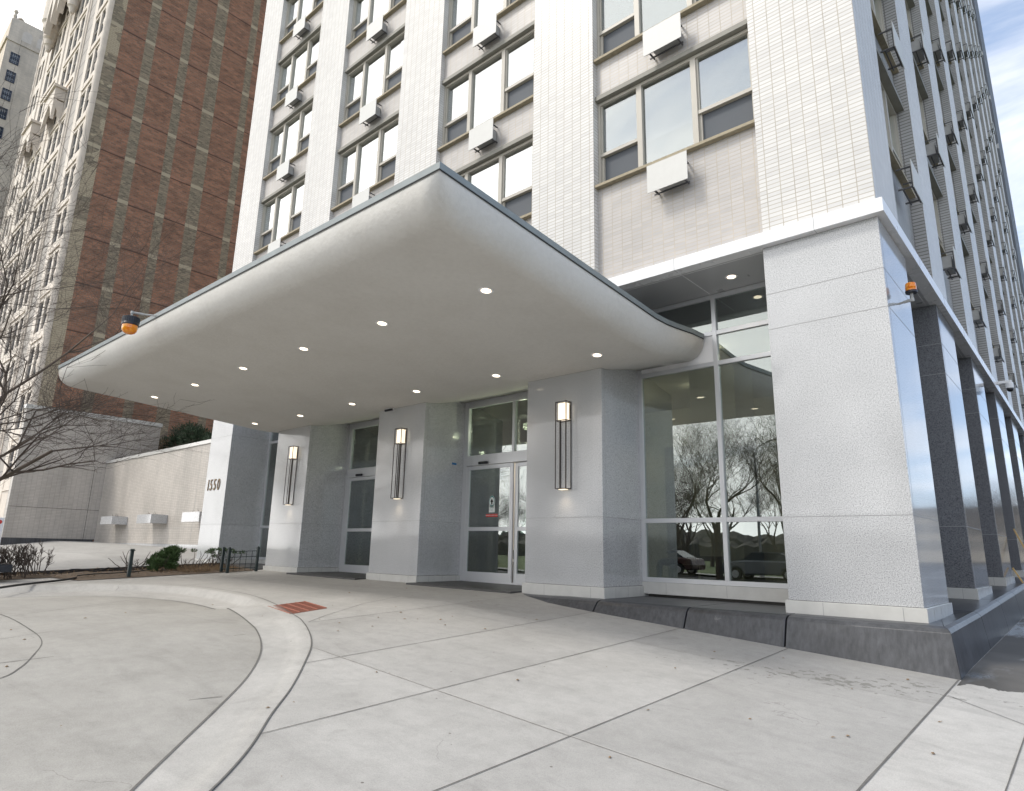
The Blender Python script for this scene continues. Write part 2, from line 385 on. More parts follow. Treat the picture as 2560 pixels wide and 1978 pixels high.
# brown party wall with exposed frame stripes
def partywall():
    m, nt, b = newmat('red_brown_brick_party_wall')
    uv, u, P = wall_uv(nt)
    t = N(nt, 'ShaderNodeTexBrick'); t.offset = .5; nt.links.new(uv, t.inputs['Vector'])
    for k, v in (('Scale', 1), ('Brick Width', .26), ('Row Height', .12), ('Mortar Size', .018), ('Mortar Smooth', .3)): t.inputs[k].default_value = v
    t.inputs['Color1'].default_value = (.34,.165,.100,1); t.inputs['Color2'].default_value = (.19,.10,.065,1); t.inputs['Mortar'].default_value = (.22,.16,.125,1)
    red = mix(nt, 1.0, t.outputs['Color'], ramp(nt, noise_(nt, scalev(nt, coords(nt), 1, .6, 2.5), 1.1, 7, .7), [(.25, .62), (.7, 1.35)]), 'MULTIPLY')
    g = N(nt, 'ShaderNodeTexBrick'); g.offset = .5; nt.links.new(uv, g.inputs['Vector'])
    for k, v in (('Scale', 1), ('Brick Width', .24), ('Row Height', .10), ('Mortar Size', .016), ('Bias', .1)): g.inputs[k].default_value = v
    g.inputs['Color1'].default_value = (.35,.285,.205,1); g.inputs['Color2'].default_value = (.15,.13,.10,1); g.inputs['Mortar'].default_value = (.24,.21,.155,1)
    Yc, Zc = P[1], P[2]
    def rng(s, a, bb): return math_(nt, 'MULTIPLY', math_(nt, 'GREATER_THAN', s, a), math_(nt, 'LESS_THAN', s, bb))
    mask = None
    for a, bb in ((-2, -.32), (.95, 1.5), (2.98, 3.48), (4.72, 5.46), (7.08, 7.55), (9.4, 9.9), (12, 12.6)):
        r = rng(Yc, a, bb); mask = r if mask is None else math_(nt, 'MAXIMUM', mask, r)
    c = mix(nt, mask, red, g.outputs['Color'])
    zz = math_(nt, 'FRACT', math_(nt, 'DIVIDE', math_(nt, 'ADD', Zc, 43.2-19.0), 2.70))
    band = math_(nt, 'LESS_THAN', zz, .085)
    cream = (.42,.365,.27)
    c = mix(nt, math_(nt, 'MULTIPLY', band, mask), c, cream)
    line = math_(nt, 'MULTIPLY', math_(nt, 'LESS_THAN', zz, .03), math_(nt, 'SUBTRACT', 1.0, mask))
    c = mix(nt, math_(nt, 'MULTIPLY', line, .75), c, (.05,.03,.027))
    line2 = math_(nt, 'MULTIPLY', rng(zz, .05, .095), math_(nt, 'SUBTRACT', 1.0, mask))
    c = mix(nt, math_(nt, 'MULTIPLY', line2, .35), c, (.30,.17,.13))
    # corner stripe is cream in places
    cs = math_(nt, 'MULTIPLY', math_(nt, 'LESS_THAN', Yc, -.32), math_(nt, 'GREATER_THAN', noise_(nt, scalev(nt, coords(nt), 0, .8, 1), .42, 3, .6), .52))
    cs2 = math_(nt, 'MULTIPLY', math_(nt, 'LESS_THAN', Yc, -.32), math_(nt, 'LESS_THAN', Zc, 17.2))
    c = mix(nt, math_(nt, 'MAXIMUM', cs, cs2), c, mix(nt, t.outputs['Fac'], (.43,.37,.27), (.33,.28,.2)))
    nt.links.new(c, b.inputs['Base Color']); b.inputs['Roughness'].default_value = .9
    bump(nt, b, math_(nt, 'SUBTRACT', 1.0, t.outputs['Fac']), .3, .01)
    return m
M['party'] = partywall()

# ------------------------------------------------------------------ ground height
XS = [(-60,.3),(-36,0),(-24,-.2),(-18,-.57),(-13.6,-.66),(-9,-.69),(-6.2,-.71),(-4.3,-.86),(0,-1.17),(3,-1.40),(10,-1.7),(40,-1.9)]
def lerpx(x):
    if x <= XS[0][0]: return XS[0][1]
    for (a, za), (b_, zb) in zip(XS, XS[1:]):
        if x <= b_: return za + (zb-za)*(x-a)/(b_-a)
    return XS[-1][1]
def hz(x, y):
    z = lerpx(x) + .045*max(min(y, .3), -13.5)
    if x < -19: z += .075*min(1, (-19-x)/8)*(max(min(y, .3), -10)-.3)+.0
    if x > -.9 and y > .3: z += .027*(min(y, 45)-.3)
    return z

# ------------------------------------------------------------------ big ground, road, lawn
def gridsheet(name, x0, x1, y0, y1, nx, ny, mat, dz, kind='structure', zf=None):
    mb = MB()
    for j in range(ny+1):
        for i in range(nx+1):
            x = x0+(x1-x0)*i/nx; y = y0+(y1-y0)*j/ny
            mb.v.append((x, y, (zf or hz)(x, y)+dz))
    for j in range(ny):
        for i in range(nx):
            a = j*(nx+1)+i; mb.f.append((a, a+1, a+nx+2, a+nx+1))
    o = mb.build(name, mat); tag(o, kind=kind); return o
gridsheet('ground', -500, 500, -500, 500, 60, 60, M['grass'], -.55)
gridsheet('road', -90, 60, -26, -13.6, 60, 4, M['asphalt'], -.02)
lw = gridsheet('lawn', -120, 60, -140, -28, 40, 20, M['grass'], .1)
gridsheet('far_pavement', -90, 60, -28, -26, 60, 2, M['walk'], .1)

# curves measured in the photograph's ground plane
BACK = [(-1.55,-13.5),(-1.6,-10.2),(-1.8,-8.3),(-2.0,-7.6),(-2.24,-7.26),(-2.66,-6.83),(-3.17,-6.4),(-3.67,-5.95),(-4.3,-5.45),(-4.96,-4.97),(-5.75,-4.56),(-6.7,-4.2),(-7.9,-3.78),(-9.1,-3.45),(-10.2,-3.28),(-11.7,-3.24),(-12.7,-3.4),(-13.45,-3.7),(-14.2,-4.3),(-14.8,-5.1),(-15.2,-5.9),(-15.6,-7.5),(-15.8,-10),(-15.9,-13.5)]
GUT = [(-1.95,-13.5),(-2.0,-10.2),(-2.05,-8.4),(-2.22,-7.9),(-2.66,-7.5),(-3.18,-7.03),(-3.65,-6.6),(-4.25,-6.07),(-4.8,-5.66),(-5.35,-5.33),(-6.05,-5.02),(-7.2,-4.62),(-8.2,-4.32),(-9.1,-4.13),(-10.2,-4.03),(-11.3,-4.12),(-12.2,-4.35),(-12.85,-4.68),(-13.4,-5.15),(-13.9,-5.9),(-14.2,-6.7),(-14.6,-8),(-14.8,-10.3),(-14.9,-13.5)]
CREST = []
for (a, b_) in zip(BACK, GUT):
    CREST.append(None)
def smooth_curve(pts, n=6):
    out = []
    P = [Vector((p[0], p[1], 0)) for p in pts]
    for i in range(len(P)-1):
        p0 = P[max(i-1, 0)]; p1 = P[i]; p2 = P[i+1]; p3 = P[min(i+2, len(P)-1)]
        for k in range(n):
            t = k/n
            q = 0.5*((2*p1)+(-p0+p2)*t+(2*p0-5*p1+4*p2-p3)*t*t+(-p0+3*p1-3*p2+p3)*t**3)
            out.append((q.x, q.y))
    out.append((P[-1].x, P[-1].y)); return out
SB = smooth_curve(BACK); SG = smooth_curve(GUT)
DROP = .05
# kerb: back -> crest -> face -> gutter pan
def kerb_profile(i):
    bx, by = SB[i]; gx, gy = SG[i]
    z0 = hz(bx, by); zg = hz(gx, gy)-DROP
    # raised where not in the dropped crossing around x -8.8..-6.4
    w = 1.0
    if -8.6 < bx < -6.0: w = max(0, min(1, abs(bx+7.3)/1.3*1.6-.6))
    if bx > -7.3: w = min(w, .45)
    if by <= -7: w = .42
    if bx < -10 and by > -7.6: w = 1
    if bx < -12: w = 1
    L = math.hypot(gx-bx, gy-by)
    def at(t, z): return (bx+(gx-bx)*t, by+(gy-by)*t, z)
    tc = .26 if bx > -8 else .24
    face = .06+.035*w
    pan_top = zg + .03
    pts = [at(-.02, z0+.004), at(tc*.9, z0+.004+.0), at(tc, z0-.004)]
    q = max(0, min(1, (w-.4)/.5)); q = q*q*(3-2*q)
    ze = zg-.085*q; zb = min(z0-.012-.12*w*(.35+.65*q), z0-.01)
    zb = max(zb, ze+.008) if q < .5 else min(zb, z0-.12)
    if zb < ze+.006: zb = ze+.006
    pts += [at(tc+.06, z0-.25*(z0-zb)), at(tc+.14, z0-.8*(z0-zb)), at(tc+.22, zb), at(1.0, ze)]
    return pts
mb = MB(); rows = [kerb_profile(i) for i in range(len(SB))]
for r in rows: mb.v += r
W_ = len(rows[0])
for i in range(len(rows)-1):
    for k in range(W_-1):
        a = i*W_+k; mb.f.append((a, a+1, a+W_+1, a+W_))
kerb = mb.build('kerb', M['kerb'], smooth=True); tag(kerb, kind='structure')
GZ = [r[-1][2] for r in rows]
# drive surface
mb = MB(); ROWN = 14
nC = len(SG)
for i, (gx, gy) in enumerate(SG):
    bx = -1.9-(13.0)*i/(nC-1)
    for k in range(ROWN+1):
        t = (k/ROWN)**1.3
        x = gx+(bx-gx)*t; y = gy+(-13.5-gy)*t
        z = hz(x, y)-DROP; z = GZ[i]*(1-min(1, t*4))+z*min(1, t*4)
        mb.v.append((x, y, z+(.003 if k else .0)))
for i in range(nC-1):
    for k in range(ROWN):
        a = i*(ROWN+1)+k; mb.f.append((a, a+1, a+ROWN+2, a+ROWN+1))
drive = mb.build('driveway', M['drive'], smooth=True); tag(drive, kind='structure')

# pavement with the drive cut out
def pavement():
    outer = [(-60,-13.5), (20,-13.5), (20,60), (-60,60)]
    hole = SB
    pts = []; edges = []
    def addloop(lp):
        n0 = len(pts)
        for p in lp: pts.append(Vector(p))
        for i in range(len(lp)): edges.append((n0+i, n0+(i+1) % len(lp)))
    addloop([(-60,-13.52), (20,-13.52), (20,60), (-60,60)])
    addloop([(x, y if y > -13.45 else -13.515) for x, y in hole])
    y = -13.4
    xs = sorted(set([x for x, _ in XS]+[-60+3*i for i in range(27)]+[-20+.5*i for i in range(57)]))
    ys = [-13.3, -12, -10.5, -9, -7.5, -6, -5, -4, -3, -2, -1, 0, .3, 2, 5, 10, 20, 30, 45, 59]
    for x in xs:
        if -59.9 < x < 19.9:
            for yy in ys: pts.append(Vector((x, yy)))
    vo, eo, fo, *_ = geometry.delaunay_2d_cdt(pts, edges, [], 0, 1e-5)
    def inside(p):
        c = False; n = len(hole); j = n-1
        for i in range(n):
            xi, yi = hole[i]; xj, yj = hole[j]
            if (yi > p[1]) != (yj > p[1]) and p[0] < (xj-xi)*(p[1]-yi)/(yj-yi)+xi: c = not c
            j = i
        return c
    mb = MB(); mb.v = [(p.x, p.y, hz(p.x, p.y)) for p in vo]
    for f in fo:
        cx = sum(vo[i].x for i in f)/len(f); cy = sum(vo[i].y for i in f)/len(f)
        if not inside((cx, cy)): mb.f.append(tuple(f))
    o = mb.build('pavement', M['walk']); tag(o, kind='structure')
    bm = bmesh.new(); bm.from_mesh(o.data)
    for f in bm.faces:
        if f.normal.z < 0: f.normal_flip()
    bm.to_mesh(o.data); bm.free()
    return o
pave = pavement()

def ribbon(mb, pts, w, dz, zf=None, step=.25):
    P = []
    for (a, b_) in zip(pts, pts[1:]):
        L = math.hypot(b_[0]-a[0], b_[1]-a[1]); n = max(1, int(L/step))
        for k in range(n): P.append((a[0]+(b_[0]-a[0])*k/n, a[1]+(b_[1]-a[1])*k/n))
    P.append(pts[-1]); base = len(mb.v)
    for i, p in enumerate(P):
        a = P[max(0, i-1)]; c = P[min(len(P)-1, i+1)]
        dx, dy = c[0]-a[0], c[1]-a[1]; L = math.hypot(dx, dy) or 1; nx, ny = -dy/L, dx/L
        ww = w*(.8+.4*noise.noise(Vector((p[0]*3, p[1]*3, 0))))/2
        for s_ in (-1, 1):
            x, y = p[0]+nx*ww*s_, p[1]+ny*ww*s_
            mb.v.append((x, y, (zf or hz)(x, y)+dz))
    for i in range(len(P)-1):
        a = base+2*i; mb.f.append((a, a+1, a+3, a+2))
mb = MB()
for x, y1 in ((-4.30, -5.42), (-2.85, -6.64), (-1.40, -9.5)): ribbon(mb, [(x, -.5), (x, y1)], .011, .005)
ribbon(mb, [(-5.93, -.2), (-5.93, -4.36)], .010, .005)
ribbon(mb, [(.34, -.55), (.33, -9.5)], .019, .005)
ribbon(mb, [(-7.31, -1.84), (-6.9, -2.9), (-5.95, -4.4)], .010, .005)
ribbon(mb, [(1.0, .5), (1.0, -9.5)], .012, .005)
ribbon(mb, [(.36, -1.38), (1.0, -1.9), (3, -3.2)], .010, .005)
for x in (-9.3, -12.2): ribbon(mb, [(x, -.3), (x-.2, -3.3)], .008, .005)
o = mb.build('joint', M['joint'], pave)
mb = MB()
ribbon(mb, [(.33, -1.84), (-7.31, -1.84), (-13, -1.7)], .010, .005)
ribbon(mb, [(.33, -5.03), (-4.9, -5.03)], .014, .005)
for x in (-21, -25, -29, -33): ribbon(mb, [(x, 1.8), (x, -8)], .02, .005)
for y in (-1.5, -4.8): ribbon(mb, [(-17.5, y), (-36, y)], .02, .005)
mb.build('joint', M['joint_light'], pave)
zd = lambda x, y: hz(x, y)-DROP
mb = MB()
ribbon(mb, [(-9.8,-6.8), (-11,-4.25)], .012, .008, zd); ribbon(mb, [(-7.55,-7.5), (-8.5,-4.4)], .012, .008, zd)
ribbon(mb, [(-6.1,-7.8), (-5.95,-5.2)], .012, .008, zd); ribbon(mb, [(-4.5,-8.6), (-3.95,-6.4)], .012, .008, zd)
inner = smooth_curve([(-12.5,-6.9),(-10.2,-6.69),(-8.2,-6.79),(-7.1,-6.93),(-6.3,-7.18),(-5.8,-7.4),(-5.5,-7.65),(-5.3,-8.3),(-5.2,-9.5)], 5)
ribbon(mb, inner, .016, .008, zd)
mb.build('joint', M['joint'], drive)
# joint lines along the kerb
mb = MB(); base = 0
for i, r in enumerate(rows):
    p, q = Vector(r[-1]), Vector(r[-2]); d = (q-p).normalized()*.008
    mb.v += [tuple(p-d+Vector((0,0,.009))), tuple(p+d+Vector((0,0,.009)))]
for i in range(len(rows)-1): a = 2*i; mb.f.append((a, a+1, a+3, a+2))
n0 = len(mb.v)
for i, r in enumerate(rows):
    p, q = Vector(r[0]), Vector(r[1]); d = (q-p).normalized()*.007
    mb.v += [tuple(p-d+Vector((0,0,.005))), tuple(p+d+Vector((0,0,.005)))]
for i in range(len(rows)-1): a = n0+2*i; mb.f.append((a, a+1, a+3, a+2))
mb.build('joint', M['joint'], kerb)

# small litter: twig and dead leaves on the ground
def inside_drive(x, y):
    c = False; j = len(SG)-1
    for i in range(len(SG)):
        xi, yi = SG[i]; xj, yj = SG[j]
        if (yi > y) != (yj > y) and x < (xj-xi)*(y-yi)/(yj-yi)+xi: c = not c
        j = i
    return c
rnd = random.Random(4)
mb = MB()
for k in range(90):
    x = rnd.uniform(-9, 1.6); y = rnd.uniform(-8.2, -.7); z = (hz(x, y)-(DROP if inside_drive(x, y) else 0))+.004; s_ = rnd.uniform(.004, .016)
    a = rnd.uniform(0, 6.28)
    pts = []
    for t in range(6):
        an = a+t*math.pi/3; rr = s_*(1 if t % 3 else 1.7)
        pts.append((x+rr*math.cos(an), y+rr*math.sin(an), z+rnd.uniform(0, .5)*s_))
    mb.add(pts+[(x, y, z+s_*.8)], [(i, (i+1) % 6, 6) for i in range(6)])
leaf = mb.build('leaf_litter', M['dry']); tag(leaf, 'scattered dry leaf bits on the concrete', 'leaf litter', kind='stuff')
mb = MB(); mb.tube([(-4.95,-7.95,hz(-4.95,-7.95)-DROP+.012), (-4.86,-7.88,hz(-4.86,-7.88)-DROP+.015), (-4.8,-7.83,hz(-4.8,-7.83)-DROP+.012)], .004, 5)
tag(mb.build('twig', M['twig']), 'thin brown twig lying on the concrete drive', 'twig')

# ------------------------------------------------------------------ tower
PIERS = [(-19.55,-18.12), (-15.28,-13.65), (-10.70,-9.06), (-6.13,-4.46), (-1.55,0.0)]
ZS_ = 4.49; WY = 1.26
tower = empty('apartment_tower', (-9.8, 18, -.7), 'tall white brick apartment tower with grey granite piers at its base', 'building')
BR = .0
brick_p = [(-19.6,-18.2), (-15.3,-13.70), (-10.75,-9.15), (-6.10,-4.58), (-1.53,0.0)]
TOP = 62.0; SP = .13; SIDE_P = 4.15; NB = 9; SW = 1.5; SREC = .2
# front pilasters and spandrel plane
mb = MB()
for a, b_ in brick_p[:-1]: mb.box(a, 0, ZS_+.2, b_, .6, TOP)
mb.box(-1.53, 0, ZS_+.2, 0, 1.45, TOP)               # corner
for k in range(1, NB+1):
    y0 = k*SIDE_P; mb.box(-.9, y0, ZS_+.2, 0, y0+SW, TOP)
mb.box(-19.6, .6, ZS_+.2, -18.9, 38, TOP)             # west end wall
mb.build('brick_pilasters', M['brick'], tower)
ST = 2.76; SILL0 = 6.72; WH = 1.82
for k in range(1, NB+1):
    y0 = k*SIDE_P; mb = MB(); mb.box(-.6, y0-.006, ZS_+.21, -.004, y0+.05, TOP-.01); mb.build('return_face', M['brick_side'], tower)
rest_sp = MB(); rest_li = MB()
NFL = int((TOP-6-SILL0)/ST)+1
def spans():
    out = []
    for bi, (a, b_) in enumerate(zip(brick_p[:-1], brick_p[1:])):
        for j in range(NFL+1):
            zlo = ZS_+.2 if j == 0 else SILL0+(j-1)*ST+WH+.11
            zhi = SILL0+j*ST-.05 if j < NFL else TOP
            out.append(((a[1], SP, zlo, b_[0], .5, zhi), (a[1]+.003, .06, zlo-.095, b_[0]-.003, .45, zlo-.002) if j else None, Vector(((a[1]+b_[0])/2, 0, (zlo+zhi)/2))))
    for k in range(NB):
        y0 = k*SIDE_P+(1.45 if k == 0 else SW); y1 = (k+1)*SIDE_P
        for j in range(NFL+1):
            zlo = ZS_+.2 if j == 0 else SILL0+(j-1)*ST+WH+.11
            zhi = SILL0+j*ST-.05 if j < NFL else TOP
            out.append(((-.6, y0, zlo, -SREC, y1, zhi), (-.5, y0+.003, zlo-.095, -.09, y1-.003, zlo-.002) if j else None, Vector((0, (y0+y1)/2, (zlo+zhi)/2))))
    return out
SPANS = spans()
# dark end wall beyond the last pilaster
def endwall():
    m, nt, b = newmat('dark_concrete_end_wall')
    uv, u, P = wall_uv(nt)
    c = ramp(nt, noise_(nt, coords(nt), .5, 5), [(.3, (.10,.11,.13)), (.7, (.15,.16,.185))])
    vo = N(nt, 'ShaderNodeTexVoronoi'); vo.inputs['Randomness'].default_value = .25; vo.inputs['Scale'].default_value = 1.1; nt.links.new(scalev(nt, uv, .7, .5, 1), vo.inputs['Vector'])
    c = mix(nt, math_(nt, 'LESS_THAN', vo.outputs['Distance'], .10), c, (.5,.5,.5))
    nt.links.new(c, b.inputs['Base Color']); b.inputs['Roughness'].default_value = .7
    return m
mb = MB(); mb.box(-6, 38.85, -.7, .12, 44.5, TOP); mb.build('end_wall', endwall(), tower)
mb = MB(); mb.box(-19.4, 38.0, 4, -6.1, 44, TOP); mb.box(-19.5, .7, TOP-.4, -.7, 38, TOP+.1); mb.build('roof_slab', M['room'], tower)
# dark rooms behind the windows
mb = MB(); mb.box(-18.9, 1.9, ZS_+.3, -1.7, 2.0, TOP-1); mb.box(-1.9, 2.0, ZS_+.3, -1.8, 38, TOP-1)
j = 0
while SILL0+j*ST < TOP-3:
    mb.box(-18.85, .55, SILL0+j*ST-.75, -.95, 1.9, SILL0+j*ST-.6) ; mb.box(-1.8, 1.9, SILL0+j*ST-.75, -.65, 38, SILL0+j*ST-.6); j += 1
mb.build('floor_slabs', M['room'], tower)
# window unit, local: x 0..w, y 0 = outer frame plane (into building +y), z 0..h
def window_meshes(w, h, tagn, glassm):
    f = MB(); t = .05
    f.box(0, 0, 0, t, .14, h); f.box(w-t, 0, 0, w, .14, h); f.box(t, 0, h-.06, w-t, .14, h); f.box(t, 0, 0, w-t, .14, .035)
    m1 = .30*w; m2 = .655*w; mw = .05
    for m_ in (m1, m2): f.box(m_-mw, -.005, .035, m_+mw, .14, h-.06)
    zr = h*.365
    for a, b_ in ((t, m1-mw), (m2+mw, w-t)):
        f.box(a, .012, zr-.02, b_, .12, zr+.045)
        f.box(a, .03, zr+.045, a+.03, .1, h-.06); f.box(b_-.03, .03, zr+.045, b_, .1, h-.06)
        f.box(a, .05, .035, a+.05, .13, zr-.02); f.box(b_-.03, .05, .035, b_, .13, zr-.02); f.box(a+.05, .05, .035, b_-.03, .13, .08)
    frame = f.mesh('window_frame', M['beige'])
    g = MB()
    g.box(m1+mw, .06, .035, m2-mw, .066, h-.06)
    for a, b_ in ((t, m1-mw), (m2+mw, w-t)): g.box(a+.03, .06, zr+.045, b_-.03, .066, h-.06)
    pane = g.mesh('pane', glassm)
    scr = [MB().box(a+.05, .09, .08, b_-.03, .094, zr-.02).mesh('insect_screen', M['screen']) for a, b_ in ((t, m1-mw), (m2+mw, w-t))]
    cur = []
    for fr in (1.0, .62, .97, .8):
        c = MB(); n = 60
        for (a, b_) in ((t, m1), (m1, m2), (m2, w-t)):
            zb = h-.06-(h-.1)*fr
            base = len(c.v)
            for i in range(n//3+1):
                x = a+(b_-a)*i/(n//3); yy = .30+.018*math.sin(i*2.4)+.01*math.sin(i*1.1)
                if fr == .62: yy = .2
                c.v += [(x, yy, zb), (x, yy, h-.05)]
            for i in range(n//3): c.f.append((base+2*i, base+2*i+2, base+2*i+3, base+2*i+1))
        cur.append(c.mesh('curtain' if fr != .62 else 'blind', M['blind'] if fr == .62 else M['curtain']))
    si = MB(); si.box(-.02, -.14, -.055, w+.02, .1, -.003); sill = si.mesh('sill', M['sill'])
    return frame, pane, scr, cur, sill
m, nt, b = newmat('venetian_blind'); sp = N(nt, 'ShaderNodeSeparateXYZ'); nt.links.new(coords(nt), sp.inputs[0])
w_ = math_(nt, 'FRACT', math_(nt, 'MULTIPLY', sp.outputs[2], 20)); nt.links.new(ramp(nt, w_, [(.0, (.42,.44,.46)), (.25, (.74,.75,.76)), (.9, (.80,.80,.80))]), b.inputs['Base Color']); M['blind'] = m

def cam_frame():
    # world->camera rows fitted to the photograph
    yaw, pitch, roll = 0.72861624, 2.90838191, 0.02129529
    c, s_ = math.cos, math.sin
    Rz = Matrix(((c(yaw),-s_(yaw),0),(s_(yaw),c(yaw),0),(0,0,1))); Rp = Matrix(((1,0,0),(0,c(pitch),-s_(pitch)),(0,s_(pitch),c(pitch))))
    Rr = Matrix(((c(roll),-s_(roll),0),(s_(roll),c(roll),0),(0,0,1))); M0 = Matrix(((1,0,0),(0,0,-1),(0,1,0)))
    return Rr @ Rp @ M0 @ Rz @ Matrix(((1,0,0),(0,-1,0),(0,0,-1)))
WC = cam_frame(); CAM = Vector((1.684, -9.2, 0))
def inview(p, m=.08):
    v = WC @ (Vector(p)-CAM)
    if v.z < .1: return False
    x = v.x/v.z*1635/1280; y = v.y/v.z*1635/989
    return abs(x) < 1+m and abs(y) < 1+m

def window(parent, meshes, loc, rotz, var, sx=1.0):
    fr, pa, sc, cu, si = meshes
    o = child('window', fr, parent, loc, (0, 0, rotz))
    for nm, me in (('pane', pa), ('insect_screen', sc[0]), ('insect_screen', sc[1]), (cu[var].name.split('.')[0], cu[var]), ('sill', si)):
        q = bpy.data.objects.new(nm, me); COL.objects.link(q); q.parent = o
    return o
SPANS.sort(key=lambda q: (0 if inview(q[2], .1) else 1, (q[2]-CAM).length))
for i, (bx, li, c) in enumerate(SPANS):
    if i < 96 and inview(c, .1):
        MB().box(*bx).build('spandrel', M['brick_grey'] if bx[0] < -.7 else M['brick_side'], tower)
        if li: MB().box(*li).build('lintel', M['lintel'], tower)
    else:
        rest_sp.box(*bx)
        if li: rest_li.box(*li)
rest_sp.build('spandrel', M['brick_grey'], tower)['kind'] = 'stuff'; rest_li.build('lintel', M['lintel'], tower)['kind'] = 'stuff'
WBAY = [(a[1], b_[0]) for a, b_ in zip(brick_p[:-1], brick_p[1:])]
wm_front = window_meshes(3.0, WH+.01, 'front', M['glass_up'])
rnd = random.Random(8)
wm_bay = {}
for bi, (x0, x1) in enumerate(WBAY):
    w = x1-x0-.01; wm_bay[bi] = window_meshes(w, WH+.01, 'b', M['glass_clear'] if bi == 3 else M['glass_up'])
    for j in range(7):
        z = SILL0+j*ST
        if not (inview((x0, 0, z)) or inview((x1, 0, z+WH)) or inview((x1, 0, z)) or inview((x0, 0, z+WH))): continue
        if bi == 3: var = 1 if j == 0 else 0
        else: var = rnd.choice([0, 2, 0, 3, 0])
        window(tower, wm_bay[bi], (x0+.005, .16, z), 0, var)
wm_side0 = window_meshes(SIDE_P-1.45-.01, WH+.01, 's0', M['glass_side']); wm_side = window_meshes(SIDE_P-SW-.01, WH+.01, 's', M['glass_side'])
cnt = []
for k in range(NB):
    y0 = k*SIDE_P+(1.45 if k == 0 else SW)
    for j in range(19):
        z = SILL0+j*ST; c = (0, y0+1.3, z+.9)
        if inview(c, .12): cnt.append(((Vector(c)-CAM).length, k, j))
cnt.sort()
rest = MB()
for n_, (d, k, j) in enumerate(cnt):
    y0 = k*SIDE_P+(1.45 if k == 0 else SW); z = SILL0+j*ST
    if n_ < 76:
        window(tower, wm_side0 if k == 0 else wm_side, (-SREC-.03, y0+.005, z), math.pi/2, rnd.choice([0, 2, 3, 1]))
    else:
        rest.box(-.3, y0+.01, z, -SREC-.08, y0+SIDE_P-SW-.01, z+WH)
if rest.v:
    o = rest.build('window', M['win_dark'], tower); o['kind'] = 'stuff'

# granite piers
def pier(x0, x1, y0, y1, parent, basez, joints, side='granite'):
    mb = MB(); mb.box(x0, y0, basez+.15, x1, y1, ZS_-.002)
    o = mb.build('pier', M[side], parent, bevel=.006)
    t = MB(); p = .035; t.box(x0-p, y0-p, basez-.35, x1+p, y1, basez+.147); t.build('base_tile', M['tile'], o, bevel=.004)
    jl = MB()
    for z in joints:
        jl.box(x0-.0012, y0-.0012, z, x1+.0012, y1-.01, z+.009)
    # vertical joint close to the return corner
    jl.box(x1-.0, y0+.09, basez+.16, x1+.0012, y0+.096, ZS_-.01)
    # tile joints
    n = 2 if x1-x0 > 1 else 1
    for q in (.28, .86):
        xx = x0+(x1-x0)*q; jl.box(xx, y0-p-.0012, basez-.3, xx+.006, y0, basez+.14)
    for q in (.22, .5, .8):
        yy = y0+(y1-y0)*q; jl.box(x1, yy, basez-.3, x1+p+.0012, yy+.006, basez+.14)
    jl.build('joint', M['granite_joint'], o)
    return o
pz = {0: -.58, 1: -.67, 2: -.69, 3: -.69, 4: -.70}
for i, (a, b_) in enumerate(PIERS):
    js = [.575] if 0 < i < 4 else ([.60, 3.31] if i == 0 else [.52, 3.20, 3.74])
    if i < 4: pier(a, b_, 0, WY+.1, tower, pz[i], js)
    else: pier(a, b_, 0, 1.62, tower, -.70, js)
for k in range(1, NB+1):
    y0 = k*SIDE_P-.02
    pier(-1.25, 0, y0, y0+1.75, tower, -.70+.027*y0, [.55, 3.2, 3.75], 'granite_dark')
# side storefront behind the piers
mb = MB()
mb.box(-1.3, 1.5, -.7, -1.24, 38.8, ZS_); mb.build('storefront_panel', M['glass_side'], tower)
mb = MB()
for k in range(1, NB+1):
    y0 = k*SIDE_P
    for q in (.15, .33, .5): mb.box(-1.26, y0-4.15*q, -.5, -1.2, y0-4.15*q+.06, ZS_-.01)
mb.build('storefront_frame', M['alu'], tower)

# fascia band + soffit
mb = MB()
mb.box(-19.75, -.12, ZS_, .1, .1, ZS_+.20); mb.box(-.1, .1, ZS_, .1, 38.8, ZS_+.20)
f_ = mb.build('fascia', M['alu_white'], tower, bevel=.004)
mb = MB()
for x in (-.78, -2.95, -5.1, -7.3, -9.5, -11.7, -13.9, -16.1, -18.3): mb.box(x, -.1215, ZS_-.0012, x+.006, .0, ZS_+.2012)
for k in range(1, 18): mb.box(-.02, k*2.2, ZS_-.0012, .1015, k*2.2+.006, ZS_+.2012)
mb.build('joint', M['granite_joint'], f_)
mb = MB(); mb.box(-19.6, .1, ZS_+.004, -1.3, 1.5, ZS_+.06); mb.box(-1.3, .1, ZS_+.004, -.1, 38.8, ZS_+.06)
so = mb.build('soffit', M['soffit'], tower)
mb = MB(); mb.box(-19.5, .14, ZS_, -1.56, .152, ZS_+.0045); mb.box(-.16, 1.7, ZS_, -.148, 38, ZS_+.0045)
for x in (-2.95, -17): mb.box(x, .1, ZS_, x+.012, 1.2, ZS_+.0045)
for k in range(1, 18): mb.box(-1.2, k*2.2, ZS_, -.1, k*2.2+.012, ZS_+.0045)
mb.build('joint', M['alu_white'], so)

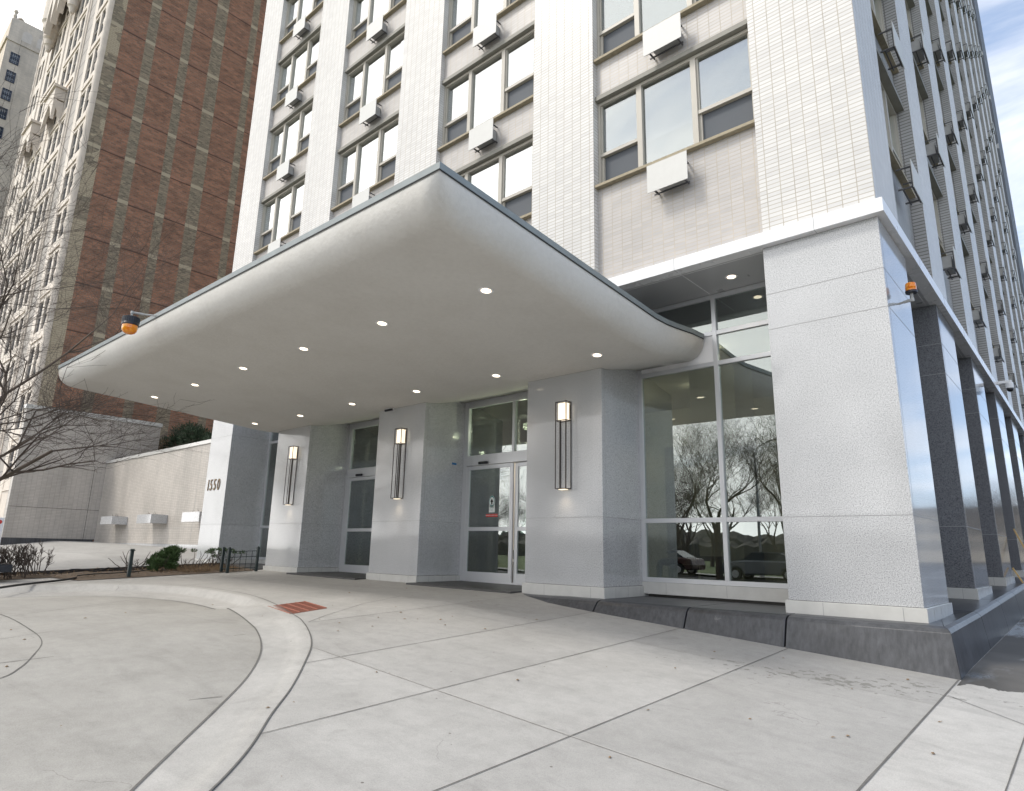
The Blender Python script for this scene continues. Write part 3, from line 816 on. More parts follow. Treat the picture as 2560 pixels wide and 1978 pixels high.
# lobby window walls and doors
def storefront(x0, x1, z0, parent, mull, trans, panel=None, base=True, fw=.075):
    f = MB(); y0, y1 = WY-.04, WY+.06
    f.box(x0, y0, z0, x0+fw, y1, ZS_-.002); f.box(x1-fw, y0, z0, x1, y1, ZS_-.002)
    f.box(x0+fw, y0+.001, z0, x1-fw, y1, z0+fw); f.box(x0+fw, y0+.001, ZS_-.08, x1-fw, y1, ZS_-.002)
    for m_ in mull: f.box(m_, y0-.004, z0+fw, m_+fw, y1, ZS_-.08)
    xs = [x0+fw]+[v for m_ in mull for v in (m_, m_+fw)]+[x1-fw]
    for i in range(0, len(xs), 2):
        for z in trans: f.box(xs[i], y0+.002, z, xs[i+1], y1, z+fw)
    o = f.build('window', M['alu'], parent, bevel=.003)
    g = MB(); g.box(x0+fw/2, WY, z0+fw/2, x1-fw/2, WY+.008, ZS_-.05); g.build('pane', M['glass_lobby'], o)
    if base:
        t = MB(); t.box(x0, WY-.06, z0-.2, x1, WY+.1, z0-.003); t.build('base_tile', M['tile'], o, bevel=.003)
        j = MB()
        for q in (.15, .5, .82): xx = x0+(x1-x0)*q; j.box(xx, WY-.0612, z0-.19, xx+.006, WY, z0-.01)
        j.build('joint', M['granite_joint'], o)
    return o
w5 = storefront(-4.46, -1.40, -.47, tower, [-2.955], [.53, 3.19, 3.74])
mb = MB(); mb.box(-4.38, WY-.02, 3.27, -2.96, WY-.01, 3.735); mb.build('panel', M['alu_white'], w5)
storefront(-18.12, -15.28, -.42, tower, [-16.7], [.53, 3.19, 3.74])

def door_bay(x0, x1, parent, z0):
    f = MB(); y0, y1 = WY-.05, WY+.07; H0, H1 = 1.84, 2.07
    f.box(x0, y0, z0, x0+.13, y1, ZS_-.002); f.box(x1-.13, y0, z0, x1, y1, ZS_-.002)
    f.box(x0+.13, y0-.03, H0, x1-.13, y1, H1)
    f.box(x0+.13, y0+.01, 3.19, x1-.13, y1, 3.5); f.box(x0+.13, y0+.02, 3.5, x1-.13, y1-.02, ZS_-.01)
    xm = x0+1.50; f.box(xm-.03, y0+.01, H1, xm+.04, y1-.01, 3.19)
    f.box(x0+.13, y0, z0-.02, x1-.13, y1, z0+.02)
    fr = f.build('entrance_frame', M['alu'], parent, bevel=.003)
    g = MB(); g.box(x0+.1, WY, H1-.01, xm, WY+.008, 3.2); g.box(xm, WY, H1-.01, x1-.1, WY+.008, 3.2); g.build('pane', M['glass_lobby'], fr)
    s_ = MB(); s_.box(x0+.55, y0-.085, H0+.015, x0+.83, y0-.035, H0+.075); s_.build('door_sensor', M['black_gloss'], fr, bevel=.02)
    for a, b_, dy in ((x0+.135, x0+1.53, -.03), (x0+1.545, x1-.135, .02)):
        d = MB(); yy0, yy1 = WY-.02+dy, WY+.03+dy; fw = .09
        d.box(a, yy0, z0+.02, a+fw, yy1, H0-.006); d.box(b_-fw, yy0, z0+.02, b_, yy1, H0-.006)
        d.box(a+fw, yy0+.001, z0+.02, b_-fw, yy1, z0+.20); d.box(a+fw, yy0+.001, H0-.09, b_-fw, yy1, H0-.006); d.box(a+fw, yy0+.001, .41, b_-fw, yy1, .49)
        o = d.build('door', M['alu'], parent, bevel=.003)
        g = MB(); g.box(a+fw-.01, WY+dy, z0+.19, b_-fw+.01, WY+dy+.006, H0-.08); g.build('pane', M['glass_lobby'], o)
    return fr
db1 = door_bay(-9.06, -6.13, tower, -.655)
db2 = door_bay(-13.65, -10.70, tower, -.64)

# entrance door stickers
stk = empty('door_sticker', (-7.95, WY-.06, .95), 'white and teal oval sticker with arrow and red strip on the sliding door', 'sticker')
m_teal = plain('teal_print', (.02,.22,.20), .5); m_wh = plain('white_print', (.75,.77,.76), .5)
mb = MB(); yS = WY-.036
def disc(mb, cx, cz, rx, rz, y, n=28, a0=0, a1=2*math.pi):
    pts = [(cx+rx*math.cos(a0+(a1-a0)*i/n), cz+rz*math.sin(a0+(a1-a0)*i/n)) for i in range(n)]
    mb.prism(pts, 'y', y-.002, y)
disc(mb, -8.13, 1.03, .085, .125, yS); mb.box(-8.215, yS-.002, .80, -8.045, yS, .96); mb.build('sticker_ground', m_wh, stk)
mb = MB(); disc(mb, -8.13, 1.04, .074, .112, yS-.0025); mb.build('sticker_ring', m_teal, stk)
mb = MB(); disc(mb, -8.13, 1.035, .060, .09, yS-.005); mb.build('sticker_oval', m_wh, stk)
mb = MB(); mb.prism([(-8.175,1.02),(-8.085,1.02),(-8.13,1.10)], 'y', yS-.0105, yS-.0085); mb.box(-8.15, yS-.0105, .965, -8.11, yS-.0085, 1.02); mb.build('sticker_arrow', M['black'], stk)
mb = MB(); mb.box(-8.30, yS-.002, .705, -7.96, yS, .765); mb.build('sticker_strip', M['red'], stk)
def text(body, size, mat, parent, M4, name='lettering', extrude=.001, font_shear=0, align='CENTER'):
    cu = bpy.data.curves.new('t', 'FONT'); cu.body = body; cu.size = size; cu.extrude = extrude; cu.align_x = align; cu.align_y = 'CENTER'; cu.shear = font_shear; cu.resolution_u = 3
    o = bpy.data.objects.new('t', cu); COL.objects.link(o)
    dg = bpy.context.evaluated_depsgraph_get(); me = bpy.data.meshes.new_from_object(o.evaluated_get(dg)); bpy.data.objects.remove(o)
    me.transform(M4); me.materials.clear(); me.materials.append(mat)
    q = bpy.data.objects.new(name, me); link(q, parent); return q
def face_y(x, y, z): return Matrix.Translation((x, y, z)) @ Matrix.Rotation(R(90), 4, 'X')
text('AUTOMATIC SLIDING DOOR', .028, m_wh, stk, face_y(-8.13, yS-.0035, .735))
text('AUTOMATIC', .02, m_teal, stk, face_y(-8.13, yS-.0035, .895)); text('DOOR', .02, m_teal, stk, face_y(-8.13, yS-.0035, .85))

# entrance floor paving (dark)
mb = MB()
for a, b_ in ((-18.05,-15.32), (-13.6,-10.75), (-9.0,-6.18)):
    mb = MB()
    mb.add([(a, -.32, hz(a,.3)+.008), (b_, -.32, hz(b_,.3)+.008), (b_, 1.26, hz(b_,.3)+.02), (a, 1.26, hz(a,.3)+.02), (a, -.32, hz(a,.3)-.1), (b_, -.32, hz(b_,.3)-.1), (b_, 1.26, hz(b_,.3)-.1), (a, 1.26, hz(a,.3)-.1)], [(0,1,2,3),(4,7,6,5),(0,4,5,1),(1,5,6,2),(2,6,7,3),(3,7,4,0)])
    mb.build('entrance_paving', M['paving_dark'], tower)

# plinth blocks
def plinth_front(x0, x1, cut=False):
    mb = MB(); n = 6; V = []
    prof = lambda x: [(1.2, -.712), (-.30, -.715), (-.38, -.735), (-.425, -.775), (-.56, hz(x, -.56)-.05), (1.2, hz(x, -.56)-.05)]
    for i in range(n+1):
        x = x0+(x1-x0)*i/n
        for (y, z) in prof(x):
            top = -.712 if y > -.35 else None
            g = hz(x, y)+.004
            zz = z
            if x < -5.2 and y < .0 and z > -.9:
                t = min(1, max(0, (x+6.15)/.95)); zz = (hz(x, y)+.006)*(1-t**.6)+z*t**.6
                yy = y*(.25+.75*t**.6)
            else: yy = y
            if x < -5.2 and z <= -.9: yy = y*(.25+.75*min(1, max(0, (x+6.15)/.95))**.6)
            V.append((x, yy, zz))
    for v in V: mb.v.append(v)
    for i in range(n):
        for k in range(6):
            a = i*6+k; b2 = i*6+(k+1) % 6; mb.f.append((a, b2, b2+6, a+6))
    mb.f.append(tuple(range(6))[::-1]); mb.f.append(tuple(n*6+k for k in range(6)))
    return mb
for a, b_ in ((-6.15,-4.33), (-4.31,-2.815), (-2.795,-1.46)):
    o = plinth_front(a, b_).build('plinth_block', M['slate'], tower, bevel=.008)
# corner block (mitred) front + side first piece
mb = MB()
prof = [(-.30,-.715), (-.38,-.735), (-.425,-.775), (-.56,None)]
px_ = [(.22,-.715), (.27,-.735), (.30,-.775), (.365,None)]
secs = []
def sec_front(x): return [(x, 1.2, -.712)]+[(x, y, z if z is not None else hz(x, y)-.05) for y, z in prof]+[(x, 1.2, -1.5)]
secs.append(sec_front(-1.44)); secs.append(sec_front(-.7))
secs.append([(-.05, 1.2, -.712)]+[(xx, y, z if z is not None else hz(xx, y)-.05) for (xx, _), (y, z) in zip(px_, prof)]+[(-.05, 1.2, -1.5)])
def sec_side(y):
    dz = .027*max(0, y-.3)
    return [(-.6, y, -.712+dz)]+[(xx, y, (z+dz) if z is not None else hz(xx, y)-.06) for (xx, z) in px_]+[(-.6, y, -1.5)]
for s_ in secs: mb.v += s_
for i in range(len(secs)-1):
    for k in range(6):
        a = i*6+k; b2 = i*6+(k+1) % 6; mb.f.append((a, b2, b2+6, a+6))
mb.f.append(tuple(range(6))[::-1])
mb.build('plinth_block', M['slate'], tower, bevel=.006)
ends = [-.42, 1.95]+[1.95+2.3*k for k in range(1, 17)]
for i, (a, b_) in enumerate(zip(ends, ends[1:])):
    mb = MB(); A = sec_side(max(a, .0)+.006) ; B = sec_side(b_-.006)
    if i == 0:
        A = [(-.05, 1.2, -.712)]+[(xx, y, z if z is not None else hz(xx, y)-.05) for (xx, _), (y, z) in zip(px_, prof)]+[(-.05, 1.2, -1.5)]
        A = [(p[0]+.002 if 0 < q < 5 else p[0], p[1]+.006, p[2]-.001) for q, p in enumerate(A)]
    mb.v = A+B
    for k in range(6): mb.f.append((k, (k+1) % 6, 6+(k+1) % 6, 6+k))
    mb.f += [tuple(range(6))[::-1], tuple(range(6, 12))]
    mb.build('plinth_block', M['slate_wet'], tower, bevel=.006)
# floor of the recesses behind the side piers
mb = MB()
for k in range(NB):
    y0 = k*SIDE_P+1.7; y1 = (k+1)*SIDE_P-.06; mb.box(-1.25, y0, -1, -.02, y1, -.755+.027*y0)
mb.build('recess_floor', M['slate_wet'], tower)

# lobby interior
mb = MB()
mb.box(-19.3, 7.4, -.7, -1.35, 7.5, 4.3); mb.box(-19.4, WY+.2, -.7, -19.3, 7.4, 4.3)
mb.box(-4.6, 3.6, -.66, -3.6, 4.6, 4.0); mb.box(-10.3, 4.6, -.66, -9.6, 5.3, 4.0); mb.box(-3.6, 6.2, -.66, -1.4, 6.3, 4.0)
mb.build('lobby_wall', M['interior'], tower)
mb = MB(); mb.box(-19.3, WY+.1, -.75, -1.3, 7.4, -.66); mb.build('lobby_floor', M['lobby_floor'], tower)
mb = MB(); mb.box(-19.3, WY+.1, 4.0, -1.3, 7.4, 4.1); mb.build('lobby_ceiling', M['ceiling'], tower)
mb = MB()
mb.box(-13.4, 6.2, -.66, -12.6, 6.3, 2.1); mb.box(-17.4, 6.2, -.66, -16.6, 6.3, 2.1)
mb.box(-7.2, 7.2, -.66, -4.8, 7.39, 2.9); mb.box(-3.3, 7.2, -.66, -2.1, 7.39, 1.8)
mb.build('lobby_panel', M['interior_dark'], tower)
# vestibule inner frames
for x0 in (-9.06, -13.65):
    mb = MB(); yv = 3.0; xa, xb = x0-2.6, x0+1.9
    for x in (xa, xa+.9, xa+1.75, xa+2.6, xa+3.5, xb-.07): mb.box(x-.02, yv, -.65, x+.09, yv+.08, 3.3)
    for z in (-.64, 1.85, 2.55, 3.25): mb.box(xa+.07, yv+.002, z, xb-.07, yv+.078, z+.09)
    mb.build('vestibule_frame', M['alu_white'], tower)
    mb = MB(); mb.box(x0-3.3, 6.31, -.65, x0+.6, 6.4, 3.98); mb.build('lobby_wall', M['vest_wall'], tower)
    mb = MB(); mb.box(x0-1.9, 4.4, -.65, x0-1.45, 4.85, 3.98); mb.build('lobby_column', M['vest_wall'], tower)
mb = MB()
LOB = [(-2.3,3.2),(-3.6,2.6),(-2.6,5.2),(-7.4,2.5),(-8.3,2.5),(-7.6,5),(-12.4,2.5),(-12.2,5),(-5.2,5.2)]
for (x, y) in LOB: mb.lathe([(.085, 3.985), (.085, 3.999)], (x, y, 0), 16)
mb.build('lobby_downlight', M['lamp'], tower)

# ------------------------------------------------------------------ canopy
canopy = empty('entrance_canopy', (-9, -2.5, 3.2), 'large white stucco entrance canopy with rounded edges and metal flashing', 'canopy')
def ss(t): t = max(0, min(1, t)); return t*t*(3-2*t)
def ZU(y): return 3.13+.085*max(0, -.3-y)+.20*ss(y/1.2)
def ZR(y): return 3.585+.081*max(0, -.5-y)+.105*ss((y+.3)/1.4)
# plan outline of the outer edge
OUT = [(-3.10,-5.08), (-16.3,-5.18), (-16.15,-3.6), (-16.0,-1.3), (-15.95,-.45), (-15.9,.3), (-15.8,1.18), (-3.10,1.18), (-3.10,.75), (-3.10,.2), (-3.10,-.5), (-3.10,-1.3), (-3.10,-2.7)]
def dens(pts, mx=.35):
    out = []
    for i in range(len(pts)):
        a = pts[i]; b_ = pts[(i+1) % len(pts)]; L = math.hypot(b_[0]-a[0], b_[1]-a[1]); n = max(1, int(L/mx))
        for k in range(n): out.append((a[0]+(b_[0]-a[0])*k/n, a[1]+(b_[1]-a[1])*k/n))
    return out
def inset(pts, d):
    n = len(pts); out = []
    for i in range(n):
        p0 = Vector(pts[i-1]); p1 = Vector(pts[i]); p2 = Vector(pts[(i+1) % n])
        e1 = (p1-p0).normalized(); e2 = (p2-p1).normalized()
        n1 = Vector((e1.y, -e1.x)); n2 = Vector((e2.y, -e2.x))    # clockwise polygon -> inward on the right
        b_ = (n1+n2)
        if b_.length < 1e-6: b_ = n1
        b_.normalize(); s_ = 1/max(.45, b_.dot(n1))
        dd = d
        if p1.y > 1.1: dd = 0 if (p0.y > 1.1 and p2.y > 1.1) else d
        q = p1+b_*dd*s_
        if p1.y > 1.1: q.y = 1.18
        out.append((q.x, q.y))
    return out
def area(p): return sum(p[i-1][0]*p[i][1]-p[i][0]*p[i-1][1] for i in range(len(p)))/2
if area(OUT) > 0: OUT = OUT[::-1]
D_ = .33
def dens_loop(lp):
    out = []
    for i in range(len(lp)):
        p, q = Vector(lp[i]), Vector(lp[(i+1) % len(lp)]); L0 = math.hypot(OUT[i][0]-OUT[(i+1) % len(OUT)][0], OUT[i][1]-OUT[(i+1) % len(OUT)][1]); n = max(1, int(L0/.3))
        for k in range(n): out.append(tuple(p+(q-p)*k/n))
    return out
mb = MB(); loops = []
for t in [0, .08, .16, .24, .32, .4, .5, .6, .7, .8, .9, 1.0]:
    a_ = t*math.pi/2; L2 = dens_loop(inset(OUT, D_*(1-math.cos(a_))))
    loops.append([(x, y, ZR(y)-(ZR(y)-ZU(y))*math.sin(a_)**.9) for x, y in L2])
L2 = dens_loop(inset(OUT, D_+.04)); loops.append([(x, y, ZU(y)) for x, y in L2])
nL = len(loops[0])
for l in loops: mb.v += l
for i in range(len(loops)-1):
    for k in range(nL): mb.f.append((i*nL+k, i*nL+(k+1) % nL, (i+1)*nL+(k+1) % nL, (i+1)*nL+k))
# underside sheet (sagging towards the building), stitched to the last loop
pts = [Vector(p) for p in L2]; eds = [(i, (i+1) % nL) for i in range(nL)]
for yy in (-4.3, -3.4, -2.6, -1.8, -1.1, -.6, -.3, -.1, .15, .4, .65, .9):
    for i in range(26):
        x = -15.3+i*.46
        if x < -3.75: pts.append(Vector((x, yy)))
vo, eo, fo, *_ = geometry.delaunay_2d_cdt(pts, eds, [], 1, 1e-5)
b0 = len(mb.v); mb.v += [(p.x, p.y, ZU(p.y)) for p in vo]; mb.f += [tuple(b0+i for i in f) for f in fo]
me = mb.mesh('canopy_shell', M['stucco'], True)
bm = bmesh.new(); bm.from_mesh(me); bmesh.ops.remove_doubles(bm, verts=bm.verts, dist=.002); bmesh.ops.recalc_face_normals(bm, faces=bm.faces); bm.to_mesh(me); bm.free()
cs = bpy.data.objects.new('canopy_shell', me); link(cs, canopy)
cz = me.vertices; 
if sum(p.normal.z*p.area for p in me.polygons) > 0: me.flip_normals()
# flashing strip
o1 = dens_loop(inset(OUT, -.016)); i1 = dens_loop(inset(OUT, .2)); n = len(o1); mb = MB()
mb.v = [(x, y, ZR(y)+.004) for x, y in o1]+[(x, y, ZR(y)+.085) for x, y in o1]+[(x, y, ZR(y)+.085) for x, y in i1]+[(x, y, ZR(y)+.004) for x, y in i1]
for k in range(n):
    k2 = (k+1) % n
    mb.f += [(k, k2, n+k2, n+k), (n+k, n+k2, 2*n+k2, 2*n+k), (3*n+k2, 3*n+k, k, k2), (2*n+k, 2*n+k2, 3*n+k2, 3*n+k)]
mb.build('flashing', M['copper'], canopy)
mb = MB(); mb.v = [(x, y, ZR(y)+.07) for x, y in i1]+[(-9.5, -1.5, 3.75)]; mb.f = [(k, (k+1) % n, n) for k in range(n)]
mb.build('canopy_roof', M['asphalt'], canopy)
o1 = dens_loop(inset(OUT, -.008)); mb = MB(); mb.v = [(x, y, ZR(y)-.012) for x, y in o1]+[(x, y, ZR(y)+.005) for x, y in o1]; mb.f = [(k, (k+1) % n, n+(k+1) % n, n+k) for k in range(n)]
mb.build('drip_gap', M['black'], canopy)

LIGHTS = [(-4.06,-3.33),(-6.24,-3.38),(-8.43,-3.41),(-10.58,-3.44),(-12.77,-3.44),(-14.85,-3.5),(-4.13,-.61),(-6.35,-.65),(-8.53,-.72),(-10.68,-.79),(-12.89,-.77),(-14.95,-.89)]
ring = MB().lathe([(.06, 0), (.085, -.006), (.105, -.006), (.108, 0)], (0,0,0), 28).mesh('trim_ring', M['alu_white'], True)
dif = MB().lathe([(.062, -.001), (.068, -.0085)], (0,0,0), 24).mesh('diffuser', M['lamp'])
names = ['nearest the corner', 'second from the corner', 'third from the corner', 'fourth from the corner', 'fifth from the corner', 'farthest left']
def downlight(x, y, z, label, group):
    e = empty('ceiling_light', (x, y, z), label, 'ceiling light', group, world=False); e.rotation_euler = (-math.atan(.085) if group else 0, 0, 0)
    child('trim_ring', ring, e); child('diffuser', dif, e)
    return e
for i, (x, y) in enumerate(LIGHTS):
    row = 'outer row' if i < 6 else 'row beside the doors'
    downlight(x, y, ZU(y)-.001, 'round lit recessed light under the canopy, %s, %s' % (row, names[i % 6]), 'recessed lights under the canopy')
downlight(-2.34, .70, ZS_+.002, 'round recessed light in the grey soffit above the lobby window', None)
for (x, y) in LIGHTS+[(-2.34, .70)]:
    l = bpy.data.lights.new('downlight_lamp', 'SPOT'); l.energy = 14; l.color = (1, .82, .6); l.spot_size = R(120); l.spot_blend = .9; l.shadow_soft_size = .06
    lo = bpy.data.objects.new('downlight_lamp', l); lo.location = (x, y, (ZU(y) if x < -3 else ZS_)-.03); COL.objects.link(lo)
for (x, y) in LOB:
    l = bpy.data.lights.new('lobby_lamp', 'POINT'); l.energy = 75 if x < -6.5 else 9; l.color = (1, .84, .62); l.shadow_soft_size = .08
    lo = bpy.data.objects.new('lobby_lamp', l); lo.location = (x, y, 2.9 if x < -6.5 else 3.85); COL.objects.link(lo)

# ------------------------------------------------------------------ sconces
def sconce(cx, label, first=None):
    e = empty('wall_lantern', (cx, 0, 1.06), label, 'wall lamp', 'bronze lanterns on the entrance piers', world=False)
    z1, zb = 1.55, 1.20; w, d = .115, .155
    fr = MB(); t = .006
    for sx in (-1, 1):
        for y in (-d, -.012):
            fr.box(sx*w-t, y-t, 0, sx*w+t, y+t, z1)
        for z in (0, zb, z1-2*t): fr.box(sx*w-t+.001, -d, z, sx*w+t-.001, -.012, z+2*t)
    for y in (-d, -.012):
        for z in (0, zb, z1-2*t): fr.box(-w, y-t+.001, z, w, y+t-.001, z+2*t)
    for sx in (-.55, .55): fr.box(sx*w-.006, -d*.62-.006, 0, sx*w+.006, -d*.62+.006, zb)
    fr.box(-w*.8, -.012, zb+.05, w*.8, -.001, z1-.05)
    child('lantern_frame', fr.mesh('lantern_frame', M['bronze']), e)
    g = MB(); g.box(-w+.03, -d+.03, zb+.025, w-.03, -.02, z1-.025); child('diffuser', g.mesh('diffuser', M['lamp_white']), e)
    g = MB(); g.box(-w*.6, -d*.8, -.012, w*.6, -.03, -.001); child('downlight', g.mesh('downlight', M['lamp_white']), e)
    l = bpy.data.lights.new('lantern_lamp', 'SPOT'); l.energy = 2.2; l.color = (1, .8, .55); l.spot_size = R(120); l.spot_blend = 1; l.shadow_soft_size = .04
    lo = bpy.data.objects.new('lantern_lamp', l); lo.location = (cx, -.13, 1.03); COL.objects.link(lo)
sconce(-5.22, 'bronze lantern on the granite pier beside the big lobby window')
sconce(-9.76, 'bronze lantern on the pier between the two doors')
sconce(-14.27, 'bronze lantern on the pier behind the iron fence')
mb = MB(); mb.box(-9.0565, .86, 1.86, -9.0545, 1.0, 1.905)
tag(mb.build('tape', M['blue_tape']), 'strip of blue tape on the pier side left of the door', 'tape')
# small camera under canopy on middle pier
e = empty('security_camera', (-10.2, -.05, 3.1), 'small white security camera at the top of the pier under canopy', 'camera')
mb = MB(); mb.box(-10.32, -.12, 3.09, -10.12, -.01, 3.14); mb.build('mount', M['alu_white'], e, bevel=.008)
mb = MB(); mb.tube([(-10.28,-.16,3.07), (-10.1,-.10,3.09)], .028, 12); mb.build('camera_barrel', M['black_gloss'], e)
e = empty('security_camera', (.15, 12.4, 4.7), 'white dome camera bracketed on the white band of the side facade', 'camera')
mb = MB(); mb.box(.1, 12.2, 4.64, .42, 12.32, 4.72); mb.tube([(.36,12.26,4.66),(.36,12.26,4.50)], .09, 14); mb.build('camera_body', M['alu_white'], e, bevel=.01)
mb = MB(); mb.lathe([(.085,4.50),(.07,4.44),(.03,4.41)], (.36,12.26,0), 16); mb.build('lens_dome', M['black_gloss'], e, smooth=True)

# house number 1550
num = empty('house_number', (-18.9, -.05, 1.7), 'metal house number 1550 on the leftmost granite pier', 'house number')
def arc(cx, cz, rx, rz, a0, a1, n=20): return [(cx+rx*math.cos(R(a0+(a1-a0)*i/n)), cz+rz*math.sin(R(a0+(a1-a0)*i/n))) for i in range(n+1)]
for ch_, ox in (('1', -19.33), ('5', -19.13), ('5', -18.885), ('0', -18.62)):
    text(ch_, .50, M['numeral'], num, face_y(ox, -.010, 1.80) @ Matrix.Scale(.78, 4, (1,0,0)), 'numeral', .008, .08)

# beacons
def beacon(root, arm, elbow, up, label, r, k_=.62):
    e = empty('warning_beacon', root, label, 'beacon light')
    mb = MB(); mb.tube([root, arm], .015, 10); mb.tube([arm, elbow], .021, 10)
    s_ = 1 if up else -1
    c = Vector(elbow); mb.tube([c, c+Vector((0,0,.09*s_))], .019, 10); mb.lathe([(.026, -.024), (.026, .024)], tuple(c), 10)
    mb.build('pipe_arm', M['ac_body'], e)
    z = c.z+.09*s_
    def K(p): return [(q[0], q[1]*k_) for q in p]
    base = MB(); base.lathe(K([(r*.9, 0), (r*1.08, .01*s_), (r*1.08, (.13 if not up else .045)*s_), (r*1.12, (.14 if not up else .05)*s_), (r*1.12, (.17 if not up else .06)*s_), (r*.9, (.175 if not up else .065)*s_)]), (c.x, c.y, z), 28)
    if not up:
        for k in range(24):
            a = k*2*math.pi/24; x, y = c.x+r*1.08*math.cos(a), c.y+r*1.08*math.sin(a); base.box(x-.005, y-.005, z-.12*k_, x+.005, y+.005, z-.015*k_)
    base.build('beacon_base', M['black_gloss'], e, smooth=False)
    h0 = .175 if not up else .066
    lens = MB()
    if not up: lens.lathe(K([(r, -h0), (r*1.0, -h0-.07), (r*.93, -h0-.11), (r*.72, -h0-.15), (r*.4, -h0-.172), (r*.05, -h0-.18)]), (c.x, c.y, z), 28)
    else: lens.lathe(K([(r, h0), (r, h0+.06), (r*1.04, h0+.066), (r*1.04, h0+.085), (r, h0+.09), (r*.97, h0+.15), (r*.88, h0+.175), (r*.3, h0+.182)]), (c.x, c.y, z), 28)
    lens.build('amber_lens', M['amber'], e, smooth=True, sharp=40)
beacon((-10.6,-5.15,4.0), (-10.7,-5.32,4.0), (-10.72,-5.5,3.99), False, 'amber beacon hanging from the front edge of the canopy', .125, .9)
beacon((0.0,.72,3.45), (.06,.72,3.46), (.165,.72,3.47), True, 'amber beacon standing on a pipe arm at the building corner', .068)

# ------------------------------------------------------------------ air conditioners
def ac_meshes(body=True):
    # local: x width centre, y outwards negative, z centre ; cover at y=-.42
    c = MB(); c.box(-.375, -.13, -.255, .375, -.118, .265)
    br = MB()
    for x in (-.28, .28):
        br.box(x-.012, -.116, -.21, x+.012, .12, -.185); br.box(x-.012, -.116, .17, x+.012, .12, .19)
        br.box(x-.012, -.114, -.185, x+.012, -.09, .17)
    br.box(-.33, -.112, -.235, .33, -.09, -.212); br.box(-.33, .03, -.235, .33, .05, -.212)
    b_ = MB(); b_.box(-.24, -.05, -.15, .24, .12, .12)
    return c.mesh('cover', M['ac_cover']), br.mesh('bracket', M['dark_metal']), b_.mesh('unit_body', M['ac_body'])
acm = ac_meshes()
bayn = ['leftmost bay', 'second bay from the left', 'third bay from the left', 'bay nearest the corner']
rown = ['lowest', 'second lowest', 'third lowest', 'fourth lowest', 'fifth lowest', 'sixth lowest', 'seventh lowest', 'eighth lowest', 'ninth lowest', 'tenth lowest', 'eleventh lowest', 'twelfth lowest', 'thirteenth lowest', 'fourteenth lowest', 'fifteenth lowest', 'sixteenth lowest', 'seventeenth lowest', 'eighteenth lowest', 'nineteenth lowest']
def ac(loc, rz, label, group, body=True):
    e = empty('air_conditioner', loc, label, 'air conditioner', group, world=False); e.rotation_euler = (0, 0, rz)
    child('cover', acm[0], e); child('bracket', acm[1], e)
    if body: child('unit_body', acm[2], e)
ACX = [-16.55, -12.02, -7.52, -3.01]
for bi in range(4):
    for j in range(6):
        z = SILL0+j*ST-.43
        if inview((ACX[bi], -.4, z), .06): ac((ACX[bi], 0, z), 0, 'white air conditioner cover, front facade, %s, %s row' % (bayn[bi], rown[j]), 'air conditioners on the front facade', True)
ordn = ['first', 'second', 'third', 'fourth', 'fifth', 'sixth', 'seventh', 'eighth', 'ninth']
for k in range(NB):
    for j in range(18):
        z = SILL0+j*ST-.43; y = k*SIDE_P+2.85
        if inview((.4, y, z), .04): ac((.12-SREC+.08, y, z), math.pi/2, 'air conditioner cover on the side facade, %s bay from the corner, %s row' % (ordn[k], rown[j]), 'air conditioners on the side facade', not (k == 0 and j < 3))

# ------------------------------------------------------------------ courtyard walls
cw = empty('courtyard_wall', (-29, 2.1, -.2), 'pale brick courtyard wall with light coping and three planter boxes', 'wall')
mb = MB(); mb.box(-35.98, 2.0, -.02, -19.4, 2.3, 3.88); mb.build('wall_face', M['court_brick'], cw)
mb = MB(); mb.box(-36, 1.96, 3.883, -19.4, 2.34, 4.04); mb.build('coping', M['tile'], cw, bevel=.01)
mb = MB(); mb.box(-36, 1.95, -.5, -19.4, 2.28, -.022); mb.build('wall_base', M['granite'], cw)
mb = MB(); mb.box(-35, 1.9965, .62, -20, 2.0, .628); mb.box(-24.9, 1.9965, -.02, -24.885, 2.0, 3.88); mb.build('joint', M['granite_joint'], cw)
for i, (x0, x1) in enumerate(((-33.35,-31.85), (-28.85,-27.35), (-24.35,-22.85))):
    mb = MB(); mb.box(x0, 1.35, .80, x1, 1.999, 1.16)
    lab = ['grey granite planter box on courtyard wall, farthest left', 'grey granite planter box on courtyard wall, middle one', 'grey granite planter box on courtyard wall, partly behind the numbered pier'][i]
    e = empty('planter_box', ((x0+x1)/2, 1.7, .8), lab, 'planter', 'wall planter boxes')
    mb.build('planter_shell', M['granite'], e, bevel=.006)
    sb = MB(); sb.box(x0+.06, 1.42, 1.10, x1-.06, 1.95, 1.166); sb.build('planter_soil', M['soil'], e)
    tw = MB(); rr = random.Random(i)
    for k in range(10):
        x = rr.uniform(x0+.1, x1-.1); tw.tube([(x, 1.7, 1.15), (x+rr.uniform(-.08,.08), 1.65, 1.15+rr.uniform(.05,.16))], .004, 4)
    tw.build('dry_stems', M['twig'], e)
rw = empty('return_wall', (-36.2, 1, -.2), 'tall pale brick return wall at the left of the courtyard', 'wall')
mb = MB(); mb.box(-36.4, -1.75, .12, -36, 4.35, 6.15); mb.build('wall_face', M['court_brick'], rw)
mb = MB(); mb.box(-36.5, -1.8, 6.153, -35.94, 4.4, 6.36); mb.build('coping', M['tile'], rw, bevel=.01)
mb = MB(); mb.box(-36.38, -1.76, -.5, -35.97, 1.94, .118); mb.build('wall_base', M['slate'], rw)
mb = MB(); mb.box(-36.003, -1.7, 3.68, -35.9965, 4.3, 3.70); mb.box(-36.003, -1.7, 1.53, -35.9965, 2.0, 1.55); mb.box(-36.003, 1.5, .12, -35.9965, 1.52, 3.68); mb.build('joint', M['joint'], rw)

